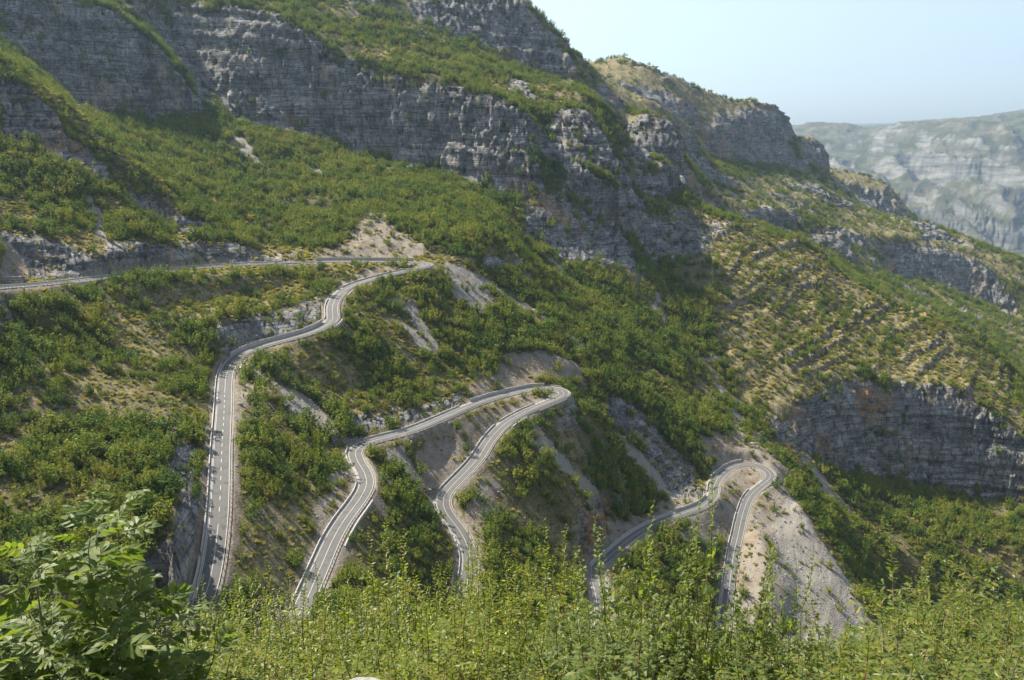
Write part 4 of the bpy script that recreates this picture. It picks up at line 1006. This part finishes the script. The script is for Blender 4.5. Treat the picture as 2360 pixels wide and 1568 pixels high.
# boulders and stones
M_ROCK = simple_mat('boulder_rock', (0.13, 0.127, 0.12), (0.33, 0.32, 0.30), 1.6, 0.95, 0.05)
def boulder_mesh(name, seed, sub=2):
    import bmesh
    bm = bmesh.new(); bmesh.ops.create_icosphere(bm, subdivisions=sub, radius=0.5)
    for v in bm.verts:
        c = np.array(v.co); f = 1 + 0.28 * float(fbm(c[0] * 1.7 + seed * 9, c[1] * 1.7, c[2] * 1.7, 2, seed))
        v.co = Vector((round(c[0] * f * 5) / 5 * 0.5 + c[0] * f * 0.5, c[1] * f, c[2] * f * 0.7))
    me = bpy.data.meshes.new(name); bm.to_mesh(me); bm.free(); me.materials.append(M_ROCK); return me
BM = [boulder_mesh('boulder_a', 1), boulder_mesh('boulder_b', 2), boulder_mesh('boulder_c', 3, 1)]
bl = [(553, 933, 2.6, 'largest pale boulder on the gravel right of the dashed straight'), (560, 880, 1.5, 'flat pale stone near the top of the dashed straight'), (556, 900, 1.3, 'small tan stone right of the straight, below the flat pale one'),
      (590, 966, 1.8, 'grey rock heap beside the tall bush right of the straight'), (598, 972, 1.2, 'smaller grey rock at the foot of the rock heap'), (262, 733, 3.0, 'white slab lying on the grassy slope under the top road'), (325, 755, 2.4, 'second white slab lower on the grassy slope under the top road'),
      (1203, 1003, 2.6, 'dark block of rock below the leg leaving the middle hairpin'), (1215, 1040, 1.8, 'pale broken rock in the white rubble below the middle hairpin'), (1232, 1060, 1.6, 'lowest pale rock of the rubble below the middle hairpin'),
      (1910, 1190, 2.0, 'pale stone high on the edge of the gravel slope'), (1830, 1200, 1.6, 'white stone in the middle of the grey spoil slope'), (1990, 1320, 2.2, 'grey rock low on the edge of the gravel slope'), (935, 1068, 1.6, 'pale rock among rubble above the second leg')]
for i, (X, Y, s, lab) in enumerate(bl):
    p = hit(X, Y); o = bpy.data.objects.new('boulder', BM[i % 3]); COL.objects.link(o); o.location = p + np.array([0, 0, s * 0.12]); o.scale = (s * 1.2, s, s); o.rotation_euler = (0.2 * i, 0.1 * i, 1.3 * i)
    tag(o, lab, 'boulder')
sx, sy = scatter(90000, 240, 760, 0.66, lambda x, y: np.clip(grid_at(scree, x, y) * 0.55 + grid_at(soil, x, y) * 0.22, 0, 1) * (grid_at(RD, x, y) > HALF + 2.6))
sz = height(sx, sy); kk = in_view(sx, sy, sz); sx, sy, sz = sx[kk], sy[kk], sz[kk]; n = len(sx); s_ = 0.25 + rg.gamma(1.6, 0.28, n)
st = instancer('loose_stones', np.stack([sx, sy, sz], 1), rg.uniform(0, 6.28, (n, 3)), np.stack([s_ * 1.2, s_, s_ * .8], 1), rg.integers(0, 3, n), [next(o for o in COL.objects if o.type == 'MESH' and o.data == b_) for b_ in BM])
tag(st, 'loose grey stones on the scree and cut earth', 'stones')
print('stones', n, time.time() - T0)
# ------------------------------------------------------------------ thicket on the slope just below the viewpoint
def fg_leaf(name, c0, c1, c2, trans=0.5, spec=0.35, rough=0.42):
    m, nt, b = new_mat(name); q = NT(nt)
    gp = q.n('ShaderNodeNewGeometry'); oi = q.n('ShaderNodeObjectInfo')
    f = q.math('FRACT', q.math('ADD', gp.outputs['Random Per Island'], oi.outputs['Random']))
    f = q.math('ADD', q.math('MULTIPLY', f, 0.75), q.math('MULTIPLY', q.noise(gp.outputs['Position'], 1.2, 2), 0.3))
    c = q.ramp(f, [(0.12, c0), (0.5, c1), (0.92, c2)])
    back = q.mix(gp.outputs['Backfacing'], c, q.mix(0.35, c, (0.22, 0.26, 0.14)))
    q.link(back, b.inputs['Base Color']); b.inputs['Roughness'].default_value = rough; b.inputs['Specular IOR Level'].default_value = spec
    tr = q.n('ShaderNodeBsdfTranslucent'); q.link(q.mix(1.0, c, (1.7, 1.7, 0.6), 'MULTIPLY'), tr.inputs['Color'])
    mx = q.n('ShaderNodeMixShader'); mx.inputs[0].default_value = trans
    q.link(b.outputs[0], mx.inputs[1]); q.link(tr.outputs[0], mx.inputs[2]); q.link(mx.outputs[0], nt.nodes['Material Output'].inputs['Surface'])
    return m
M_HORN = fg_leaf('hornbeam_leaf', (0.10, 0.145, 0.018), (0.165, 0.215, 0.024), (0.25, 0.255, 0.032), 0.55)
M_MAPLE = fg_leaf('maple_leaf', (0.080, 0.120, 0.028), (0.12, 0.165, 0.036), (0.18, 0.21, 0.05), 0.48, 0.4, 0.5)
M_ASH = fg_leaf('ash_leaf', (0.065, 0.105, 0.022), (0.100, 0.145, 0.028), (0.15, 0.185, 0.034), 0.45, 0.3, 0.5)
M_CHER = fg_leaf('mahaleb_leaf', (0.080, 0.125, 0.022), (0.130, 0.175, 0.028), (0.22, 0.205, 0.036), 0.46, 0.35)
M_JUN = fg_leaf('juniper_needle', (0.040, 0.062, 0.020), (0.065, 0.092, 0.026), (0.10, 0.125, 0.034), 0.25, 0.3)
M_SHOOT = simple_mat('shoot_bark', (0.085, 0.040, 0.026), (0.17, 0.095, 0.06), 8.0, 0.8, 0)
M_GREYBARK = simple_mat('grey_bark', (0.13, 0.105, 0.075), (0.26, 0.21, 0.15), 8.0, 0.85, 0)

def tmpl(pts, faces): return np.array(pts, float), faces
OVAL = tmpl([(0, 0, 0), (0.3, 0.20, 0.05), (0.65, 0.20, 0.03), (1, 0, -0.10), (0.65, -0.20, 0.03), (0.3, -0.20, 0.05), (0.5, 0, -0.03)], [(0, 6, 2, 1), (6, 3, 2), (0, 5, 4, 6), (6, 4, 3)])
NARROW = tmpl([(0, 0, 0), (0.35, 0.13, 0.10), (0.7, 0.11, 0.06), (1, 0, -0.12), (0.7, -0.11, 0.06), (0.35, -0.13, 0.10), (0.5, 0, -0.02)], [(0, 6, 2, 1), (6, 3, 2), (0, 5, 4, 6), (6, 4, 3)])
LOBED = tmpl([(0, 0, 0), (0.22, 0.10, 0), (0.38, 0.50, -0.06), (0.50, 0.20, 0.03), (0.70, 0.24, 0), (1.0, 0, -0.10), (0.70, -0.24, 0), (0.50, -0.20, 0.03), (0.38, -0.50, -0.06), (0.22, -0.10, 0), (0.5, 0, -0.02)],
             [(0, 10, 3, 1), (1, 3, 2), (10, 5, 4, 3), (0, 9, 7, 10), (9, 8, 7), (10, 7, 6, 5)])
NEEDLE = tmpl([(0, -0.10, 0), (0, 0.10, 0), (0.6, 0.22, 0.05), (1, 0, 0.0), (0.6, -0.22, -0.05)], [(0, 4, 3, 2, 1)])
def pinnate():
    P = []; F = []
    V, f = tmpl([(0, 0, 0), (0.35, 0.25, 0.05), (0.7, 0.21, 0.02), (1, 0, -0.14), (0.7, -0.21, 0.02), (0.35, -0.25, 0.05), (0.5, 0, -0.03)], [(0, 6, 2, 1), (6, 3, 2), (0, 5, 4, 6), (6, 4, 3)])
    for t, sd in [(0.26, 1), (0.30, -1), (0.52, 1), (0.49, -1), (0.70, 1), (0.72, -1), (0.74, 0)]:
        a = sd * (0.75 + 0.35 * ((len(P) * 7) % 5) / 5); c, s = math.cos(a), math.sin(a); b = len(P); sc = 0.38 if sd else 0.42
        for x, y, z in V * sc: P.append((t + x * c - y * s, x * s + y * c, z - 0.22 * t * t - 0.25 * x))
        F += [tuple(b + i for i in ff) for ff in f]
    b = len(P); P += [(0, -0.008, 0), (0, 0.008, 0), (0.72, 0.005, -0.115), (0.72, -0.005, -0.115)]; F.append((b, b + 1, b + 2, b + 3))
    return tmpl(P, F)
PINN = pinnate()

def tube(V, F, pts, r0, r1, sides=5):
    pts = np.array(pts); n = len(pts); b = len(V)
    for i, p in enumerate(pts):
        d = pts[min(i + 1, n - 1)] - pts[max(i - 1, 0)]; d /= np.linalg.norm(d) + 1e-9
        a = np.cross(d, (0.3, 1, 0.1)); a /= np.linalg.norm(a); c = np.cross(d, a); r = r0 + (r1 - r0) * i / (n - 1)
        for k in range(sides):
            w = 2 * PI * k / sides; V.append(p + (a * math.cos(w) + c * math.sin(w)) * r)
    for i in range(n - 1):
        for k in range(sides): F.append((b + i * sides + k, b + i * sides + (k + 1) % sides, b + (i + 1) * sides + (k + 1) % sides, b + (i + 1) * sides + k))
def grow(seed, H, shoots, spread, twig, step, lpt, leaf, low=0.25, whip=0.18, up=0.5, lean=(0, 0), thick=0.014, leafvar=0.3):
    """returns stem geometry and leaf frames of a young multi-stemmed tree H metres tall"""
    rg = np.random.default_rng(seed); V = []; F = []; LV = []
    def add_leaf(p, d, L_):
        d = d / np.linalg.norm(d); nrm = np.array([0, 0, 1.0]) + rg.normal(0, 0.45, 3); s = np.cross(nrm, d); s /= np.linalg.norm(s) + 1e-9; nn = np.cross(d, s)
        LV.append((p, d, s, nn, L_ * (1 + rg.uniform(-leafvar, leafvar))))
    for s in range(shoots):
        a = rg.uniform(0, 2 * PI); r = spread * math.sqrt((s + 0.3) / shoots); h = H * (1.0 if s == 0 else rg.uniform(0.62, 0.97))
        if s == 0: r *= 0.2
        b0 = np.array([math.cos(a) * 0.12, math.sin(a) * 0.12, -0.3]); tip = np.array([math.cos(a) * r + lean[0] * h, math.sin(a) * r + lean[1] * h, h])
        mid = np.array([math.cos(a) * r * 0.75, math.sin(a) * r * 0.75, h * 0.5]) + rg.normal(0, 0.06, 3)
        ts = np.linspace(0, 1, 10); path = np.array([b0 * (1 - t) ** 2 + 2 * mid * t * (1 - t) + tip * t * t for t in ts]) + np.vstack([np.zeros(3), rg.normal(0, 0.018, (9, 3))])
        tube(V, F, path, thick * (0.7 + 0.3 * h / H), 0.0022)
        z = low * h; ph = rg.uniform(0, 6.28)
        while z < h * 0.995:
            t = z / h; p = np.array([np.interp(t, ts, path[:, k]) for k in range(3)]); ph += 2.4 + rg.normal(0, 0.4)
            out = np.array([math.cos(ph), math.sin(ph), 0]); free = t > 1 - whip
            if free:
                add_leaf(p, out + np.array([0, 0, 0.45]), leaf * (1.05 - 0.5 * (t - 1 + whip) / whip)); add_leaf(p, -out + np.array([0, 0, 0.45]), leaf * (1.0 - 0.5 * (t - 1 + whip) / whip)); z += step * 0.45
            else:
                tl = twig * (1.15 - 0.85 * t) * rg.uniform(0.6, 1.2); e = p + (out + np.array([0, 0, up * rg.uniform(0.3, 1.2)])) * tl; m = (p + e) / 2 + np.array([0, 0, 0.06 * tl])
                tube(V, F, [p, m, e], 0.0045, 0.0015, 4)
                for k in range(lpt):
                    f = (k + 0.6) / lpt; q = p * (1 - f) + e * f + np.array([0, 0, 0.12 * tl * f * (1 - f)]); sd = np.cross(out, (0, 0, 1)) * (1 if k % 2 else -1)
                    add_leaf(q, out * 0.6 + sd * rg.uniform(0.5, 1.1) + np.array([0, 0, rg.uniform(-0.5, 0.25)]), leaf)
                add_leaf(e, out + np.array([0, 0, -0.1]), leaf); z += step
    return np.array(V), F, LV
def leaves_mesh(name, LV, T, mat):
    P, f = T; n = len(LV); k = len(P)
    p = np.array([l[0] for l in LV]); d = np.array([l[1] for l in LV]); s = np.array([l[2] for l in LV]); nn = np.array([l[3] for l in LV]); L_ = np.array([l[4] for l in LV])
    V = p[:, None] + L_[:, None, None] * (P[None, :, 0:1] * d[:, None] + P[None, :, 1:2] * s[:, None] + P[None, :, 2:3] * nn[:, None])
    F = [tuple(i * k + j for j in ff) for i in range(n) for ff in f]
    me = bpy.data.meshes.new(name); me.from_pydata(V.reshape(-1, 3).tolist(), [], F); me.update(); me.materials.append(mat)
    return me
def stem_mesh(name, V, F, mat):
    me = bpy.data.meshes.new(name); me.from_pydata(V.tolist(), [], F); me.update(); me.materials.append(mat)
    me.polygons.foreach_set('use_smooth', np.ones(len(me.polygons), bool)); return me

PROTO = {}
def proto(kind, seed):
    if (kind, seed) in PROTO: return PROTO[kind, seed]
    if kind == 'hornbeam': V, F, LV = grow(seed, 4.0, 13, 1.0, 0.66, 0.085, 11, 0.070, 0.22, 0.20, 0.35); T, m, sm = OVAL, M_HORN, M_SHOOT
    elif kind == 'maple': V, F, LV = grow(seed, 3.2, 13, 0.9, 0.46, 0.095, 6, 0.10, 0.2, 0.24, 0.6); T, m, sm = LOBED, M_MAPLE, M_SHOOT
    elif kind == 'cherry': V, F, LV = grow(seed, 4.0, 12, 1.05, 0.75, 0.095, 10, 0.092, 0.2, 0.18, 0.45); T, m, sm = OVAL, M_CHER, M_GREYBARK
    elif kind == 'juniper': V, F, LV = grow(seed, 3.4, 7, 0.55, 0.34, 0.05, 12, 0.042, 0.1, 0.06, 0.9); T, m, sm = NEEDLE, M_JUN, M_GREYBARK
    PROTO[kind, seed] = (stem_mesh(kind + '_stems', V, F, sm), leaves_mesh(kind + '_leaves', LV, T, m) if kind != 'maple' else None, LV, {'hornbeam': 4.0, 'maple': 3.2, 'cherry': 4.0, 'juniper': 3.4}[kind], T, m)
    return PROTO[kind, seed]
NAMES = {'hornbeam': ('hornbeam_sapling', 'sapling'), 'maple': ('maple_sapling', 'sapling'), 'cherry': ('cherry_shrub', 'shrub'), 'juniper': ('juniper_bush', 'bush')}
LEAFV = {}
def one_leaf(T, key, mat):
    if key not in LEAFV:
        me = bpy.data.meshes.new(key); me.from_pydata(T[0].tolist(), [], T[1]); me.update(); me.materials.append(mat); LEAFV[key] = me
    return LEAFV[key]
def plant(kind, seed, X, Y, d, label, group=None, rot=0.0, wide=1.0, single=0):
    """top of the plant at a surveyed sight line, roots on the slope below it"""
    top = at_d(X, Y, d); g = float(height(top[0], top[1])); h = top[2] - g
    st, lf, LV, H0, T, m = proto(kind, seed)
    sc = h / H0; t = empty(NAMES[kind][0], (top[0], top[1], g)); t.rotation_euler = (0, 0, rot)
    sxy = wide * (0.55 + 0.45 * sc) ; t.scale = (sxy, sxy, sc)
    tag(t, label, NAMES[kind][1], group)
    o = bpy.data.objects.new('stems', st); COL.objects.link(o); o.parent = t
    if lf is None:
        key = kind + str(seed)
        lf = LEAFV.get('rest' + key)
        if lf is None: lf = LEAFV['rest' + key] = leaves_mesh(kind + '_leaves', LV, T, m)
    if single:
        # the leaves that show largest are pieces of their own
        order = sorted(range(len(LV)), key=lambda i: -LV[i][0][2])[:single]; ss = set(order)
        for i in order:
            p, dd, s, nn, L_ = LV[i]
            o = bpy.data.objects.new('leaf', one_leaf(T, kind + '_leaf', m)); COL.objects.link(o); o.parent = t
            o.matrix_local = Matrix(((dd[0] * L_, s[0] * L_, nn[0] * L_, p[0]), (dd[1] * L_, s[1] * L_, nn[1] * L_, p[1]), (dd[2] * L_, s[2] * L_, nn[2] * L_, p[2]), (0, 0, 0, 1)))
        lf = leaves_mesh(kind + '_other_leaves', [LV[i] for i in range(len(LV)) if i not in ss], T, m)
    o = bpy.data.objects.new('foliage', lf); COL.objects.link(o); o.parent = t; o['kind'] = 'stuff'
    return t

# the ash on the left, leaf by leaf
def ash(X, Y, d, label, seed, H0, n_shoot, spread, lean):
    top = at_d(X, Y, d); g = float(height(top[0], top[1])); h = top[2] - g
    V, F, LV = grow(seed, h, n_shoot, spread, 0.55, 0.15, 1, 0.33, 0.30, 0.20, 0.5, lean, 0.022, 0.3)
    t = empty('ash_tree', (top[0] - lean[0] * h, top[1] - lean[1] * h, g)); tag(t, label, 'tree')
    o = bpy.data.objects.new('stems', stem_mesh('ash_stems', V, F, M_GREYBARK)); COL.objects.link(o); o.parent = t
    order = sorted(range(len(LV)), key=lambda i: -LV[i][0][2]); ss = set(order[:300])
    lm = one_leaf(PINN, 'ash_leaf_' + str(seed), M_ASH)
    for i in order[:300]:
        p, dd, s, nn, L_ = LV[i]
        o = bpy.data.objects.new('leaf', lm); COL.objects.link(o); o.parent = t
        o.matrix_local = Matrix(((dd[0] * L_, s[0] * L_, nn[0] * L_, p[0]), (dd[1] * L_, s[1] * L_, nn[1] * L_, p[1]), (dd[2] * L_, s[2] * L_, nn[2] * L_, p[2]), (0, 0, 0, 1)))
    rest = [LV[i] for i in range(len(LV)) if i not in ss]
    if rest:
        o = bpy.data.objects.new('foliage', leaves_mesh('ash_leaves', rest, PINN, M_ASH)); COL.objects.link(o); o.parent = t; o['kind'] = 'stuff'
ash(205, 1168, 6.2, 'dark green ash tree with feathered leaves at the left edge, tallest of its clump', 31, 3, 11, 0.95, (0.05, 0.0))
ash(60, 1270, 6.0, 'dark green ash with feathered leaves against the left edge, lower than its neighbour', 32, 3, 9, 0.8, (0.0, 0.0))
ash(255, 1345, 6.4, 'low ash with feathered leaves right of the tall one, above the bottom left corner', 33, 3, 9, 0.75, (0.06, 0.0))

HB = 'small-leaved yellow green sapling in the dense foreground thicket'; HG = 'yellow green saplings of the foreground thicket'
MB = 'lobed-leaved maple sapling with reddish stems in the foreground thicket'; MG = 'maple saplings of the foreground thicket'
CB = 'olive shrub with drooping leaves at the right of the foreground'; CG = 'olive shrubs at the foreground right'
k_ = 0
front = [
    ('hornbeam', 450, 1345, 11, 'yellow green sapling rising in front of the foot of the dashed straight', None), ('hornbeam', 330, 1400, 11.5, HB, HG), ('juniper', 590, 1310, 12, 'dark juniper bush between the feet of the first two road legs', None),
    ('juniper', 640, 1365, 10.5, 'lower juniper bush just right of the dark juniper', None), ('hornbeam', 520, 1420, 10, HB, HG), ('hornbeam', 700, 1420, 11, HB, HG), ('hornbeam', 800, 1335, 11, 'yellow green sapling right of the foot of the second leg', None),
    ('hornbeam', 925, 1205, 11, 'tall slender yellow green sapling left of the third bend', None), ('hornbeam', 1010, 1300, 11.5, HB, HG), ('hornbeam', 1080, 1215, 12, 'slender sapling standing in front of the road that sinks behind the thicket', None),
    ('hornbeam', 1165, 1265, 11.5, HB, HG), ('hornbeam', 1250, 1190, 12, 'tall bright sapling at the middle of the thicket', None), ('hornbeam', 1320, 1265, 12, HB, HG), ('hornbeam', 870, 1400, 10, HB, HG),
    ('maple', 1385, 1215, 8.5, 'slender maple shoot in front of the woods right of centre', None), ('maple', 1500, 1150, 8.0, 'tall maple shoots in front of the third leg', None), ('maple', 1648, 1085, 7.6, 'tallest maple shoot, reaching up to the bend before the lowest hairpin', None),
    ('maple', 1440, 1300, 8, MB, MG), ('maple', 1575, 1290, 7.8, MB, MG), ('maple', 1700, 1255, 8, 'maple shoots crossing the lowest road leg', None), ('maple', 1780, 1260, 8.4, 'maple shoot in front of the gravel bench', None), ('maple', 1838, 1300, 8, 'dark maple shoot in front of the spoil slope', None),
    ('maple', 1905, 1430, 7.5, 'leafy maple shoot below the fan of bare earth', None), ('cherry', 2085, 1345, 10, 'olive shrub at the foot of the bare earth fan', None), ('cherry', 2100, 1330, 10.5, CB, CG), ('cherry', 2190, 1290, 10, CB, CG),
    ('cherry', 2265, 1195, 10.5, 'tallest olive shrub with orange tinted leaves near the right edge', None), ('cherry', 2345, 1290, 10, 'olive shrub cut by the right edge of the view', None), ('cherry', 1960, 1500, 9.5, CB, CG), ('hornbeam', 400, 1450, 9.5, HB, HG)]
for i, (kd, X, Y, d, lab, grp) in enumerate(front):
    plant(kd, 100 + i % 3, X, Y, d, lab, grp, rot=i * 1.7, wide=(0.62 if kd == 'maple' else 1.0), single=(220 if lab.startswith(('tallest maple', 'tall maple', 'maple shoots crossing')) else 0))
# second and third rows that close the thicket down to the bottom of the view
rr = random.Random(5)
for row, (d, Y0, st_) in enumerate(((9.5, 1415, 80), (8.0, 1470, 85), (6.6, 1530, 95), (13.5, 1370, 85), (11.5, 1400, 85))):
    X = 330 + rr.uniform(0, 60)
    while X < 2400:
        Yt = Y0 + rr.uniform(-120, 45) + (40 if X < 700 else 0)
        if 1760 < X < 2060: Yt = max(Yt, 1480)
        if 1330 < X <= 1760: Yt = max(Yt, 1390)
        kd = 'hornbeam' if X < 1280 else ('maple' if X < 1950 else 'cherry')
        if rr.random() < 0.15: kd = rr.choice(['hornbeam', 'maple', 'cherry'])
        lab, grp = {'hornbeam': (HB, HG), 'maple': (MB, MG), 'cherry': (CB, CG)}[kd]
        if kd == 'cherry' and X < 1900: lab, grp = 'olive green shrub low in the middle of the thicket', 'olive shrubs low in the thicket'
        plant(kd, 100 + rr.randrange(3), X, Yt, d * rr.uniform(0.94, 1.06), lab, grp, rot=rr.uniform(0, 6.28), wide=1.1)
        X += st_ * rr.uniform(0.8, 1.2)
# pale limestone blocks at the lip of the viewpoint
for X, Y, d, s, lab in ((835, 1592, 5.2, 0.22, 'pale limestone block at the bottom edge, larger of two'), (725, 1594, 5.2, 0.16, 'pale limestone block at the bottom edge, smaller of two')):
    p = at_d(X, Y, d); o = bpy.data.objects.new('limestone_block', BM[0]); COL.objects.link(o); o.location = p; o.scale = (s * 1.3, s, s * 0.8); tag(o, lab, 'rock')
print('thicket', time.time() - T0)
# ------------------------------------------------------------------ the summer haze in the air
def haze_box():
    m = bpy.data.materials.new('haze'); m.use_nodes = True; nt = m.node_tree; nt.nodes.remove(nt.nodes['Principled BSDF'])
    v = nt.nodes.new('ShaderNodeVolumePrincipled'); v.inputs['Color'].default_value = (0.52, 0.75, 1.0, 1); v.inputs['Density'].default_value = 0.000038; v.inputs['Anisotropy'].default_value = 0.35
    nt.links.new(v.outputs[0], nt.nodes['Material Output'].inputs['Volume'])
    x, y0, y1, z0, z1 = 24000, -60, 25500, -1900, 2600
    V = [(-x, y0, z0), (x, y0, z0), (x, y1, z0), (-x, y1, z0), (-x, y0, z1), (x, y0, z1), (x, y1, z1), (-x, y1, z1)]
    F = [(0, 3, 2, 1), (4, 5, 6, 7), (0, 1, 5, 4), (1, 2, 6, 5), (2, 3, 7, 6), (3, 0, 4, 7)]
    o = mesh_obj('haze', V, F, m); o['kind'] = 'stuff'
haze_box()
print('done', time.time() - T0)
